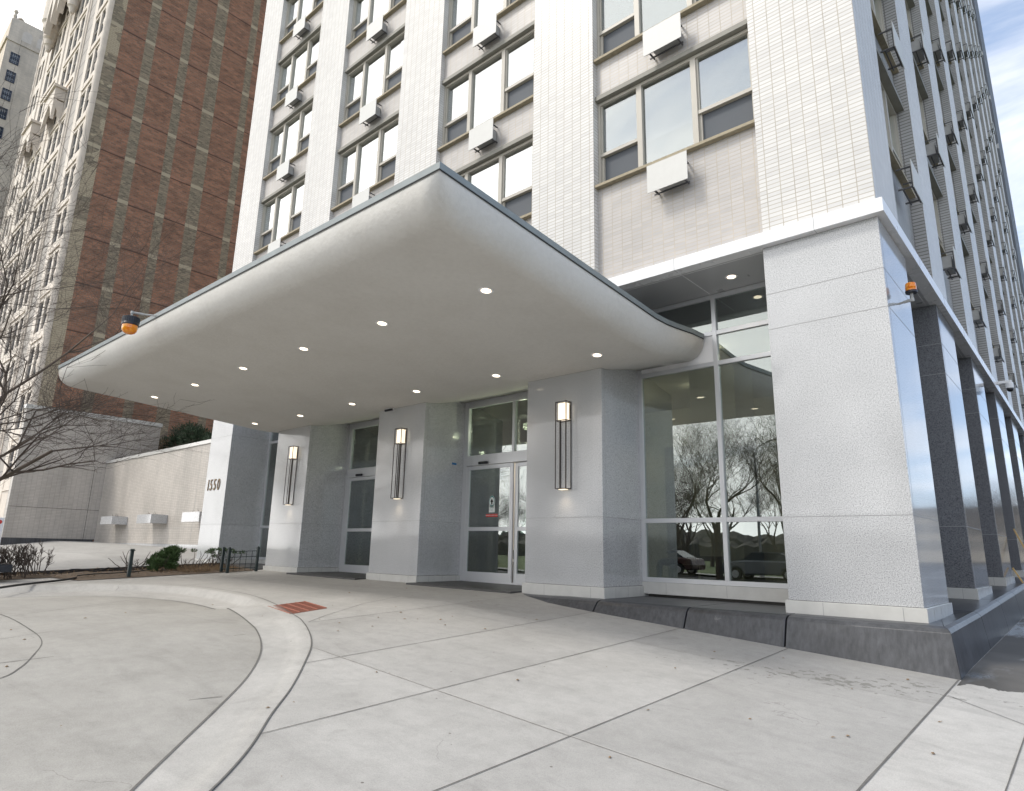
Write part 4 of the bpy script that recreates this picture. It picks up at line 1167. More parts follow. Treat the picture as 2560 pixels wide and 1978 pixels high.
# foliage scatter: many short blades round a centre line
def foliage(mb, c, r, n, ln, rr, wid=.008, up=.3):
    for k in range(n):
        while True:
            p = Vector((rr.uniform(-1,1), rr.uniform(-1,1), rr.uniform(-1,1)))
            if p.length < 1: break
        q = Vector((c[0]+p.x*r[0], c[1]+p.y*r[1], c[2]+p.z*r[2]))
        d = Vector((p.x+rr.uniform(-.6,.6), p.y+rr.uniform(-.6,.6), p.z*.6+rr.uniform(-.3,.8)+up)).normalized()
        L = ln*rr.uniform(.6, 1.3); s_ = d.cross(Vector((rr.uniform(-1,1), rr.uniform(-1,1), rr.uniform(-1,1)))).normalized()*wid
        mb.add([q-s_, q+s_, q+d*L*.6+s_*.8, q+d*L, q+d*L*.6-s_*.8], [(0,1,2,3,4)])
# roof-garden evergreens behind the wall and their dark trough
e = empty('evergreen_shrub', (-35.6, 5.2, 4.6), 'dark evergreen shrub in a black trough behind the courtyard wall', 'shrub')
mb = MB(); mb.box(-38, 4.42, 4.0, -26, 6.4, 4.72); mb.build('trough', M['black_gloss'], e)
mb = MB(); rr = random.Random(3)
for k in range(26):
    t = k/25; foliage(mb, (-36.7+10.0*t, 5.3+rr.uniform(-.4,.4), 5.15+rr.uniform(-.2,.3)+.5*math.sin(t*9)), (.55,.55,.6), 420, .2, rr, .018)
mb.build('foliage', M['needle_dark'], e)
mb = MB()
foliage(mb, (-36.9, 4.9, 5.1), (.45,.4,.5), 500, .16, rr, .016)
mb.build('dead_foliage', M['dry'], e)
mb = MB()
for k in range(14):
    x = -36.6+k*.7; mb.tube([(x, 5.2, 4.7), (x+rr.uniform(-.2,.2), 5.2, 5.4)], .02, 5)
mb.build('stem', M['bark'], e)
mb = MB(); mb.box(-35.99, 2.35, 3.0, -35.0, 2.75, 4.25); tag(mb.build('dark_cabinet', M['black_gloss'], None, bevel=.01), 'black cabinet top showing above the courtyard wall corner', 'cabinet')

# ------------------------------------------------------------------ planting bed
mb = MB(); nx, ny = 14, 60
bx0, bx1 = -17.25, -15.08
for j in range(ny+1):
    for i in range(nx+1):
        y = -13+12.6*j/ny; xa = -15.06 if y > -4.6 else -16.3-.0*(y); x = bx0+(xa-bx0)*i/nx
        e_ = min(i, nx-i)/3
        z = hz(x, y)+.012+min(1, e_)*(.035+.05*noise.noise(Vector((x*2.2, y*2.2, 0)))+.02*noise.noise(Vector((x*9, y*9, 3))))
        mb.v.append((x, y, z))
for j in range(ny):
    for i in range(nx): a = j*(nx+1)+i; mb.f.append((a, a+1, a+nx+2, a+nx+1))
o = mb.build('garden_bed', M['soil'], smooth=True); tag(o, kind='structure')
mb = MB()
for j in range(24):
    y0 = -13+.53*j; y1 = y0+.53; xa = -17.3
    mb.add([(xa-.03, y0, hz(xa, y0)-.05), (xa+.03, y0, hz(xa, y0)-.05), (xa+.03, y0, hz(xa, y0)+.10), (xa-.03, y0, hz(xa, y0)+.10), (xa-.03, y1, hz(xa, y1)-.05), (xa+.03, y1, hz(xa, y1)-.05), (xa+.03, y1, hz(xa, y1)+.10), (xa-.03, y1, hz(xa, y1)+.10)], [(0,1,5,4),(1,2,6,5),(2,3,7,6),(3,0,4,7),(0,3,2,1),(4,5,6,7)])
mb.build('bed_edging', M['black'], o)
# bed litter
mb = MB(); rr = random.Random(12)
for k in range(2600):
    x = rr.uniform(-17.2, -15.15); y = rr.uniform(-6.5, -.45) if k % 3 else rr.uniform(-2.6, -.5)
    if y < -4.6 and x > -16.35: x -= 1.0
    z = hz(x, y)+.06+rr.uniform(-.02, .05); a = rr.uniform(0, 6.28); L = rr.uniform(.02, .10)
    d = Vector((math.cos(a)*L, math.sin(a)*L, rr.uniform(-.01, .04))); s_ = Vector((-math.sin(a), math.cos(a), 0))*rr.uniform(.003, .012)
    p = Vector((x, y, z)); mb.add([p-s_, p+s_, p+d], [(0,1,2)])
tag(mb.build('leaf_litter', M['dry']), 'dry leaves and straw covering the garden bed', 'leaf litter', kind='stuff')

def shoots(mb, c, n, h, spread, rr, r0=.007, segs=4, branch=3):
    for k in range(n):
        p = Vector((c[0]+rr.uniform(-spread,spread)*.4, c[1]+rr.uniform(-spread,spread)*.4, c[2])); d = Vector((rr.uniform(-.5,.5), rr.uniform(-.5,.5), 1)).normalized(); pts = [p.copy()]
        for s_ in range(segs):
            d = (d+Vector((rr.uniform(-.35,.35), rr.uniform(-.35,.35), rr.uniform(-.1,.3)))).normalized(); p = p+d*h/segs*rr.uniform(.7,1.2); pts.append(p.copy())
            if s_ and branch:
                for b_ in range(branch):
                    d2 = (d+Vector((rr.uniform(-1,1), rr.uniform(-1,1), rr.uniform(-.1,.7)))).normalized(); L = h*.28*rr.uniform(.5,1.2)
                    q = p+d2*L; mb.tube([p, p+d2*L*.5+Vector((0,0,.01)), q], [r0*.5, r0*.4, r0*.25], 3, False)
                    d3 = (d2+Vector((rr.uniform(-.6,.6), rr.uniform(-.6,.6), .3))).normalized(); mb.tube([q-d2*L*.4, q-d2*L*.4+d3*L*.5], [r0*.35, r0*.2], 3, False)
        mb.tube(pts, [r0*(1-.6*i/segs) for i in range(segs+1)], 4, False)
# bare hedge at far left
e = empty('bare_hedge', (-16.7, -5.6, -.8), 'clipped leafless brown hedge at the left edge of the drive', 'hedge')
mb = MB(); rr = random.Random(5)
for k in range(46):
    y = -4.72-k*.072; shoots(mb, (-16.65+rr.uniform(-.3,.3), y, hz(-16.6, y)+.02), 3, .60, .15, rr, .011, 4, 5)
mb.build('twigs', M['twig'], e)
# juniper
e = empty('juniper_shrub', (-16.2, -2.25, -.7), 'low green juniper shrub in the bed near the black post', 'shrub')
mb = MB(); rr = random.Random(6)
for k in range(30):
    y = rr.uniform(-2.55, -1.98); x = -16.2+rr.uniform(-.25,.25); t = (y+2.6)/.62
    hh = .12+.42*t
    foliage(mb, (x, y, hz(x, y)+.08+hh*rr.uniform(.1, 1)), (.13,.12,.10), 170, .07, rr, .009, .5)
for k in range(8):
    y = -2.0+rr.uniform(-.1,.18); foliage(mb, (-16.2, y, -.18+rr.uniform(-.06,.05)), (.1,.1,.03), 40, .07, rr, .009, .2)
mb.build('foliage', M['needle'], e)
mb = MB(); shoots(mb, (-16.2,-2.3,-.7), 8, .4, .3, rr, .01, 4, 1); mb.build('stem', M['bark'], e)
def leggy(cx, cy, label, seed, n, tufts, dy=.5):
    e = empty('leggy_shrub', (cx, cy, -.68), label, 'shrub'); rr = random.Random(seed); st = MB(); fo = MB()
    for k in range(n):
        p = Vector((cx+rr.uniform(-.2,.2), cy+rr.uniform(-dy,dy), hz(cx, cy)+.03)); d = Vector((rr.uniform(-.5,.5), rr.uniform(-1,1), .8)).normalized(); pts = [p.copy()]
        for s_ in range(5):
            d = (d+Vector((rr.uniform(-.4,.4), rr.uniform(-.5,.5), rr.uniform(-.25,.35)))).normalized(); p = p+d*.11; pts.append(p.copy())
        st.tube(pts, [.012,.011,.010,.008,.007,.005], 5, False)
        if k < tufts: foliage(fo, tuple(p), (.07,.07,.035), 60, .05, rr, .008, .4)
    shoots(st, (cx, cy, hz(cx, cy)+.02), n, .28, dy*2, rr, .006, 3, 3)
    st.build('stem', M['twig'], e)
    if tufts: fo.build('foliage', M['needle'], e)
leggy(-16.3, -1.62, 'leggy woody shrub with small green tufts beside the juniper', 21, 9, 5)
leggy(-16.2, -1.15, 'sparse woody shrub with green tips beside the iron fence', 22, 7, 4, .35)
leggy(-16.2, -.75, 'green tufted shrub behind the iron fence', 27, 8, 8, .3)
leggy(-16.5, -2.85, 'bare stubby stems left of the juniper', 23, 8, 0, .25)
mb = MB(); rr = random.Random(15)
for k in range(1500):
    x = rr.uniform(-16.9,-15.3); y = rr.uniform(-2.1,-.6); z = hz(x, y)+.03
    a = Vector((rr.uniform(-.12,.12), rr.uniform(-.14,.14), rr.uniform(.01,.13))); mb.tube([(x, y, z), (x+a.x, y+a.y, z+a.z)], [.004,.002], 3, False)
tag(mb.build('dry_ground_cover', M['dry']), 'tangled dry brown ground cover under the shrubs', 'ground cover', kind='stuff')

# black post
def zz(x, y): return hz(x, y)
e = empty('iron_post', (-15.2, -3.36, zz(-15.2,-3.36)), 'lone black iron post at the edge of the bed', 'post')
z = zz(-15.2,-3.36); mb = MB(); mb.box(-15.235, -3.395, z-.05, -15.165, -3.325, z+.60); mb.build('shaft', M['iron'], e, bevel=.005)
mb = MB(); mb.box(-15.25, -3.41, z+.60, -15.15, -3.31, z+.62); mb.prism([(-15.24,z+.62),(-15.16,z+.62),(-15.2,z+.645)], 'y', -3.4, -3.32); mb.build('cap', M['iron'], e)
# iron fence: corner piece
e = empty('iron_fence', (-14.95, -.9, -.7), 'short black iron fence section with square posts by the pier', 'fence')
def fpost(x, y):
    z = zz(x, y); mb = MB(); mb.box(x-.03, y-.03, z-.05, x+.03, y+.03, z+.58); mb.box(x-.042, y-.042, z+.58, x+.042, y+.042, z+.60); mb.lathe([(.035,0),(.03,.02),(.008,.035)], (x, y, z+.60), 8); mb.build('fence_post', M['iron'], e)
F0, F1, F2 = (-14.9,-1.20), (-14.9,-.44), (-15.15,-1.24)
for p in (F0, F1, F2): fpost(*p)
mb = MB()
for a, b_, n in ((F0, F1, 5), (F0, F2, 2)):
    for h in (.10, .38, .52):
        mb.tube([(a[0], a[1], zz(*a)+h), (b_[0], b_[1], zz(*b_)+h)], .009, 6)
    for k in range(1, n):
        x = a[0]+(b_[0]-a[0])*k/n; y = a[1]+(b_[1]-a[1])*k/n; mb.tube([(x, y, zz(x,y)+.03), (x, y, zz(x,y)+.52)], .007, 6)
mb.build('rail', M['iron'], e)

# hose
mb = MB()
hp = smooth_curve([(-15.4,-4.35),(-15.0,-4.7),(-14.6,-5.3),(-14.35,-5.65),(-14.1,-5.9),(-13.8,-6.25),(-13.7,-6.8),(-13.9,-7.6)], 6)
def zdrv(x, y): return hz(x, y)-(DROP if inside_drive(x, y) else -.01)
mb.tube([(x, y, zdrv(x, y)+.035) for x, y in hp], .022, 8)
hp = smooth_curve([(-15.4,-4.33),(-15.6,-3.9),(-15.6,-3.2),(-15.9,-2.8),(-16.2,-2.5)], 5)
mb.tube([(x, y, zz(x, y)+.09) for x, y in hp], .014, 6)
hp = smooth_curve([(-16.7,-4.2),(-16.5,-3.6),(-16.6,-3.2),(-16.3,-2.6)], 5)
mb.tube([(x, y, zz(x, y)+.12+.03*math.sin(i)) for i, (x, y) in enumerate(hp)], .012, 6)
tag(mb.build('hose', M['black'], smooth=True), 'black hose running from the bed over the kerb into the drive', 'hose')
# gate cabinet at left edge
e = empty('gate_cabinet', (-16.1, -6.05, -.85), 'white gate post with red reflector on a dark base at left edge', 'gate post')
mb = MB(); mb.box(-16.25, -6.3, -.34, -15.95, -5.72, .47); mb.build('post_body', M['alu_white'], e, bevel=.012)
mb = MB(); mb.box(-16.3, -6.3, -.55, -15.95, -5.66, -.343); mb.box(-16.3, -6.3, -.66, -15.7, -5.47, -.50); mb.build('dark_base', M['black_gloss'], e, bevel=.01)
mb = MB(); mb.box(-16.2, -6.2, -1.0, -15.9, -5.9, -.66); mb.build('footing', M['kerb'], e)
mb = MB(); mb.lathe([(.045, 0), (.045, .012)], (-15.949, -5.80, .375), 20, 'x'); mb.build('reflector', M['red'], e)

# grate
e = empty('floor_grate', (-7.3, -3.75, -.88), 'rusty red metal drain grate in the pavement', 'drain grate')
G = [(-7.73,-3.98), (-7.88,-3.29), (-6.89,-3.53), (-6.72,-4.2)]
m_rust = plain('rusty_grate', (.24,.08,.05), .8, 0, .35, 20)
mb = MB()
def gp(u, v):
    a = Vector(G[0])*(1-u)*(1-v)+Vector(G[3])*u*(1-v)+Vector(G[2])*u*v+Vector(G[1])*(1-u)*v; return a
n = 17
for k in range(n+1):
    u = k/n; p, q = gp(u, 0), gp(u, 1); d = (gp(min(1, u+.01), 0)-gp(max(0, u-.01), 0)).normalized()*.016
    z = hz(p.x, p.y)+.006; z2 = hz(q.x, q.y)+.006
    mb.add([(p.x-d.x, p.y-d.y, z), (p.x+d.x, p.y+d.y, z), (q.x+d.x, q.y+d.y, z2), (q.x-d.x, q.y-d.y, z2), (p.x-d.x, p.y-d.y, z-.02), (p.x+d.x, p.y+d.y, z-.02), (q.x+d.x, q.y+d.y, z2-.02), (q.x-d.x, q.y-d.y, z2-.02)], [(0,1,2,3),(0,4,5,1),(2,6,7,3),(1,5,6,2),(3,7,4,0)])
for v in (0, .25, .5, .75, 1):
    p, q = gp(0, v), gp(1, v); mb.tube([(p.x, p.y, hz(p.x,p.y)+.004), (q.x, q.y, hz(q.x,q.y)+.004)], .010, 4)
mb.build('bars', m_rust, e)
mb = MB(); mb.v = [(g[0], g[1], hz(*g)+.0035) for g in G]; mb.f = [(0,1,2,3)]; mb.build('drain_floor', plain('drain_dirt', (.20,.085,.06), .95, 0, .3, 20), e)

# timber planks at right
for i, (y, x0) in enumerate(((11.2, .62), (9.6, .42))):
    mb = MB(); zb = hz(x0, y)+.0; p0 = Vector((x0, y, zb+.02)); p1 = Vector((.04, y+.25, zb+1.7-.9*i)); d = p1-p0; 
    w = Vector((0, .035, 0)); t_ = d.cross(w).normalized()*.014
    mb.add([p0-w-t_, p0+w-t_, p0+w+t_, p0-w+t_, p1-w-t_, p1+w-t_, p1+w+t_, p1-w+t_], [(0,3,2,1),(4,5,6,7),(0,1,5,4),(1,2,6,5),(2,3,7,6),(3,0,4,7)])
    tag(mb.build('timber_plank', M['wood']), ['long pine plank leaning on the side facade at far right', 'short pine plank leaning on the side facade'][i], 'plank')

# ------------------------------------------------------------------ neighbours
NBX, NBY = -38.0, -1.03
nb = empty('ornate_apartment_block', (-48, 8, 0), 'tall brown brick block with ornate cream terracotta front on the left', 'building')
mb = MB(); mb.box(NBX-.5, NBY+.07, -1, NBX, 30, 60); mb.build('party_wall', M['party'], nb)
mb = MB(); mb.box(-58.3, NBY+.55, -1, NBX-.51, 30, 56); mb.build('core', M['room'], nb)
# front facade plane pieces: piers & spandrels with real openings
cols = [('s', -38.0, -39.35), ('w', -39.35, -40.25), ('p', -40.25, -40.6), ('w', -40.6, -41.5), ('s', -41.5, -42.2), ('g', -42.2, -43.7), ('s', -43.7, -44.7),
        ('w', -44.7, -45.6), ('p', -45.6, -46.0), ('w', -46.0, -46.95), ('p', -46.95, -47.35), ('w', -47.35, -48.3), ('s', -48.3, -50.3),
        ('w', -50.3, -51.2), ('p', -51.2, -51.6), ('w', -51.6, -52.6), ('p', -52.6, -53.0), ('w', -53.0, -54.0), ('s', -54.0, -56.0),
        ('w', -56.0, -56.8), ('p', -56.8, -57.1), ('w', -57.1, -57.9), ('s', -57.9, -58.6)]
H0, HT, SH = 5.0, 56, 2.70
ter = MB(); gr = MB()
wins = []
for kind, a, b_ in cols:
    if kind in 's': ter.box(b_, NBY, -1, a, NBY+(.06 if a > -38.5 else .5), HT)
    elif kind == 'g': gr.box(b_, NBY+.06, -1, a, NBY+.5, HT)
    elif kind == 'p': ter.box(b_, NBY+.015, -1, a, NBY+.5, HT)
    else:
        z = -1; k = 0
        while 3.1+k*SH+1.9 < HT:
            s_ = 3.1+k*SH; off = .0
            ter.box(b_, NBY+.02, z, a, NBY+.5, s_); z = s_+1.85; wins.append((b_, a, s_)); k += 1
        ter.box(b_, NBY+.02, z, a, NBY+.5, HT)
ter.box(-58.7, NBY-.15, HT, NBX+.1, 30, HT+1.2)
ter.build('terracotta_facade', M['terra'], nb); gr.build('pier_panels', M['terra_grey'], nb)
mb = MB()
for k in range(60): mb.box(-43.7, NBY+.056, k*.9, -42.2, NBY+.065, k*.9+.03)
mb.build('joint', M['room'], nb)['kind'] = 'stuff'
# barley-twist colonnettes: a spiral ridge in the mesh
mb = MB()
def twist(x, r_, y=NBY-.02, z0=2, z1=54, pitch=1.0):
    n = 10; st = int((z1-z0)/.22); base = len(mb.v)
    for i in range(st+1):
        z = z0+(z1-z0)*i/st
        for k in range(n):
            a = 2*math.pi*k/n; rr_ = r_*(1+.13*math.sin(2*a+z*2*math.pi/pitch)); mb.v.append((x+rr_*math.cos(a), y+rr_*math.sin(a), z))
    for i in range(st):
        for k in range(n): mb.f.append((base+i*n+k, base+i*n+(k+1) % n, base+(i+1)*n+(k+1) % n, base+(i+1)*n+k))
twist(-38.22, .22)
for x, r_ in ((-44.0,.10), (-49.2,.08), (-55.0,.08), (-58.3,.1)): twist(x, r_, NBY)
mb.build('rope_moulding', M['terra'], nb, smooth=True)
for i in range(19):
    z = 2.55+i*SH
    for xa, xb in ((-41.5, -39.35), (-48.3, -44.7), (-54, -50.3)): MB().box(xa, NBY-.05, z-.06, xb, NBY+.055, z+.03).build('string_course', M['terra'], nb)
# windows (glass + white frames) as individual parts, nearest first
vis = [w for w in wins if inview(((w[0]+w[1])/2, NBY, w[2]+.9), .02)]
vis.sort(key=lambda w: (Vector(((w[0]+w[1])/2, NBY, w[2]))-CAM).length)
stuffw = MB()
wcache = {}
for i, (a, b_, s_) in enumerate(vis):
    if i < 92:
        key = round(b_-a, 2)
        if key not in wcache:
            w = b_-a; f = MB(); f.box(0, 0, 0, .06, .1, 1.85); f.box(w-.06, 0, 0, w, .1, 1.85); f.box(.06, 0, .9, w-.06, .08, .96); f.box(.06, 0, 1.79, w-.06, .1, 1.85); f.box(.06, 0, 0, w-.06, .1, .06)
            g = MB(); g.box(.05, .05, .05, w-.05, .07, 1.8); wcache[key] = (f.mesh('window_frame', M['terra_grey']), g.mesh('pane', M['win_dark']))
        fr, pn = wcache[key]; o = child('window', fr, nb, (a, NBY+.075, s_)); q = bpy.data.objects.new('pane', pn); COL.objects.link(q); q.parent = o
    else: stuffw.box(a, NBY+.12, s_, b_, NBY+.14, s_+1.85)
if stuffw.v:
    o = stuffw.build('window', M['win_dark'], nb); o['kind'] = 'stuff'
# hoods over the triple windows and corbelled turrets
def hood(x0, x1, z0, z1, proj):
    mb = MB(); y0 = NBY-proj
    mb.box(x0, y0, z1-.8, x1, NBY-.01, z1); mb.box(x0-.12, y0-.12, z1, x1+.12, NBY-.01, z1+.18)
    # side cheeks with ragged arch edge
    for x in (x0, x1-.18):
        pts = [(NBY-.01, z1-.91), (y0, z1-.91)]
        n = 7
        for i in range(n+1):
            t = i/n; pts.append((y0+proj*t*.97+.06*(i % 2), z1-.95-(z1-z0-1.0)*t))
        mb.prism(pts, 'x', x, x+.18)
    # pointed arch fronts
    half = (x1-x0)/2
    for c in (x0+half,):
        for s_ in (-1, 1):
            pts = [(c, z1-.81)]+[(c+s_*half*.98*t, z1-.85-1.5*t**1.6) for t in (0, .25, .5, .75, 1)]+[(c+s_*half*.98, z1-.81)]
            mb.prism(pts, 'y', y0+.02, y0+.2)
    mb.build('balcony_hood', M['terra'], nb)
hood(-48.2, -45.8, 26.4, 29.06, .6); hood(-53.9, -51.5, 26.4, 29.06, .6)
mb = MB()
for cx, zb in ((-47.4, 35.9), (-53.2, 36.0)):
    mb.lathe([(.04, zb), (.14, zb+.1), (.20, zb+.35), (.24, zb+.5), (.33, zb+.6), (.36, zb+1.0), (.46, zb+1.15), (.48, zb+1.6), (.60, zb+1.75), (.62, zb+2.3), (.74, zb+2.45), (.74, zb+12)], (cx, NBY-.35, 0), 16)
mb.build('corbel_turret', M['terra'], nb)
mb = MB()
for x0, x1 in ((-52.6, -51.0), (-51.0, -49.4), (-49.4, -47.9)):
    c = (x0+x1)/2; h = (x1-x0)/2
    for s_ in (-1, 1):
        pts = [(c, 39.6)]+[(c+s_*h*t, 39.6-2.6*t**1.5) for t in (0, .2, .4, .6, .8, 1)]+[(c+s_*h, 40.6), (c, 40.6)]
        mb.prism(pts, 'y', NBY-.9, NBY-.5)
mb.box(-53.5, NBY-.9, 40.6, -46.9, NBY-.02, 52)
mb.build('arcade', M['terra'], nb)

# limestone block far left
lb = empty('limestone_tower', (-90, 6, 0), 'pale limestone tower with dark double-hung windows at far left', 'building')
LX = -80.0
mb = MB(); mb.box(-100, -1.15, -1, LX, 30, 55.7); mb.build('tower_wall', M['limestone'], lb)
mb = MB(); mb.box(-100.2, -1.3, 53.0, -79.94, -1.0, 53.25); mb.box(-80.0, -1.15, 52.9, -79.9, 20, 53.15); mb.box(-100, -1.0, 55.7, LX-.1, 20, 55.95)
mb.lathe([(.12,55.9),(.2,56.2),(.12,56.5),(.22,56.8),(.05,57.1)], (LX-.3, -.9, 0), 10); mb.lathe([(.1,55.9),(.35,56.1),(.1,56.4)], (LX-.4, -.35, 0), 10)
mb.build('cornice', M['limestone'], lb)
f = MB(); f.box(-.02, 0, 0, .06, .82, .07); f.box(-.02, 0, 1.23, .06, .82, 1.3); f.box(-.02, 0, .07, .06, .07, 1.23); f.box(-.02, .75, .07, .06, .82, 1.23); f.box(-.02, .07, .62, .055, .75, .69)
fm = f.mesh('window_frame', M['frame_blue'])
g = MB(); g.box(.002, .06, .06, .012, .76, 1.24); pm = g.mesh('pane', M['win_dark'])
g = MB()
for q in (.24, .41, .58): g.box(.013, q, .07, .02, q+.012, 1.23)
for z in (.35, .95): g.box(.013, .07, z, .02, .75, z+.012)
mm = g.mesh('muntin', M['alu'])
for j in range(14):
    for y in (-.62, 2.6, 5.2):
        z = 50.35-j*2.25
        if not inview((LX, y+.4, z+.6), .05): continue
        o = child('window', fm, lb, (LX, y, z))
        for nm, me in (('pane', pm), ('muntin', mm)): q = bpy.data.objects.new(nm, me); COL.objects.link(q); q.parent = o
mb = MB()
for y in (.0, 1.35):
    pts = [(y, 53.5), (y+.9, 53.5)]+[(y+.45+.45*math.cos(R(a)), 54.4+.45*math.sin(R(a))) for a in range(0, 181, 15)]; mb.prism(pts, 'x', LX-.02, LX+.02)
mb.build('arched_opening', M['terra'], lb)

# ------------------------------------------------------------------ trees
def bare_tree(seed, h=9, r0=.16, spread=1.0, levels=5, fork0=.25, dens=1.0, droop=0.0, sides=6, fine=0):
    rr = random.Random(seed); r2 = random.Random(seed+500); tr = MB(); br = MB(); tw = MB()
    def grow(p, d, L, r, lev, mbx):
        n = 4 if lev < 2 else 3
        pts = [p.copy()]; rad = [r]; dd = d.copy()
        for i in range(n):
            wob = .16 if lev == 0 else .34
            dd = (dd+Vector((rr.uniform(-wob,wob), rr.uniform(-wob,wob), rr.uniform(-wob*.5,wob)-droop*(lev > 1)))).normalized()
            p = p+dd*L/n; pts.append(p.copy()); rad.append(r*(1-.42*(i+1)/n))
        mbx.tube(pts, rad, sides if lev < 2 else (4 if lev < 3 else 3), False)
        if lev >= levels-1 and fine:
            for i in range(fine):
                q = pts[r2.randint(1, n)]; fd = (dd+Vector((r2.uniform(-1,1), r2.uniform(-1,1), r2.uniform(-.4,.8)))).normalized(); fl = L*r2.uniform(.5,1.1)
                m1 = q+fd*fl*.5+Vector((r2.uniform(-.06,.06), r2.uniform(-.06,.06), r2.uniform(-.03,.06)))*fl
                tw.tube([q, m1, q+fd*fl+Vector((0,0,r2.uniform(-.1,.15)))*fl], [max(.0035, r*.35), .0032, .0018], 3, False)
        if lev >= levels: return
        k = int((3 if lev == 0 else rr.choice([3, 4, 4, 5]))*dens+.5)
        for i in range(k):
            t = rr.uniform(.35, 1.0) if lev else rr.uniform(.55, 1.0)
            if i == 0: t = 1.0
            idx = min(n, max(1, int(round(t*n)))); q = pts[idx]
            a = rr.uniform(0, 6.28); out = Vector((math.cos(a), math.sin(a), 0))
            nd = (dd*(.75 if lev else .7)+out*rr.uniform(.45, 1.0)*spread+Vector((0,0,.16 if lev < 3 else 0))).normalized()
            grow(q.copy(), nd, L*rr.uniform(.55, .86) if lev else h*.33*rr.uniform(.8, 1.15), rad[idx]*rr.uniform(.5, .75), lev+1, br if lev+1 < 3 else tw)
    grow(Vector((0,0,-.1)), Vector((.03,.02,1)).normalized(), h*fork0+.1, r0, 0, tr)
    return tr, br, tw
def place_tree(ms, loc, rz, sc, label, group=None):
    e = empty('bare_tree', loc, label, 'tree', group, world=False); e.rotation_euler = (0, 0, rz); e.scale = (sc,)*3
    t = child('trunk', ms[0], e); child('limbs', ms[1], e); child('twigs', ms[2], e)
def tree_meshes(*a, **k):
    tr, br, tw = bare_tree(*a, **k); return tr.mesh('trunk', M['bark'], True), br.mesh('limbs', M['bark'], True), tw.mesh('twigs', M['twig'])
fg = tree_meshes(50, h=11.5, r0=.27, spread=1.25, levels=5, fork0=.2, dens=1.0, droop=.05, fine=4)
place_tree(fg, (-21.6, -6.8, -.6), R(240), 1.0, 'bare tree with spreading twigs at the left, beyond the hedge')
pk = [tree_meshes(s_, h=9, r0=.2, spread=.95, levels=5, fork0=.3, dens=1.05, fine=3) for s_ in (3, 11, 19)]
PT = [(-9,-22,1.0),(-14.5,-24,1.1),(-20,-30,1.1),(-5.5,-31,1.1),(-12,-38,1.2),(-26,-24,1.15),(-33,-33,1.2),(-40,-25,1.1),(-48,-34,1.3),(-18,-45,1.2),(-2,-44,1.2),(-28,-46,1.2),(5,-30,1.1),(-58,-26,1.2)]
for i, (x, y, s_) in enumerate(PT):
    place_tree(pk[i % 3], (x, y, hz(x, y)+.1), i*1.7, s_, 'bare park tree across the road, seen only as a reflection in the glass', 'park trees across the road')
for i in range(22):
    rr = random.Random(90+i); x = -95+i*5.4+rr.uniform(-2,2); y = -62-rr.uniform(0, 30)
    place_tree(pk[i % 3], (x, y, hz(x, y)+.1), rr.uniform(0, 6), rr.uniform(1.0, 1.5), 'distant bare park tree, a faint reflection in the glass', 'distant park trees')
for i, (x, y) in enumerate(((13.5, 2), (14, 14), (13, 26), (14.5, 38), (13.5, 50))):
    place_tree(pk[(i+1) % 3], (x, y, hz(x, y)), i*2.1, .9, 'bare street tree across the side street, reflected in the side piers', 'street trees across the side street')

# street lamps across the road
def street_lamp(x, y, label):
    z = hz(x, y)+.0; e = empty('street_lamp', (x, y, z), label, 'street lamp', 'street lamps across the road', world=False)
    mb = MB(); mb.tube([(0,0,0),(0,0,.4)], .14, 10); mb.tube([(0,0,.4),(0,0,7.4)], [.09,.055], 10); child('pole', mb.mesh('pole', M['ac_body'], True), e)
    mb = MB(); mb.tube([(0,0,7.2),(.3,.0,7.7),(1.0,0,8.0),(1.9,0,8.05)], .035, 8); child('arm', mb.mesh('arm', M['ac_body'], True), e)
    mb = MB(); mb.lathe([(.02,-.06),(.15,-.03),(.17,.03),(.08,.10),(.02,.11)], (2.15,0,8.02), 14); child('lamp_head', mb.mesh('lamp_head', M['ac_body'], True), e)
street_lamp(-13.4, -27.2, 'curved street lamp across the road, reflected in the right lobby pane')
street_lamp(-30, -27.2, 'curved street lamp across the road, reflected in the polished pier')

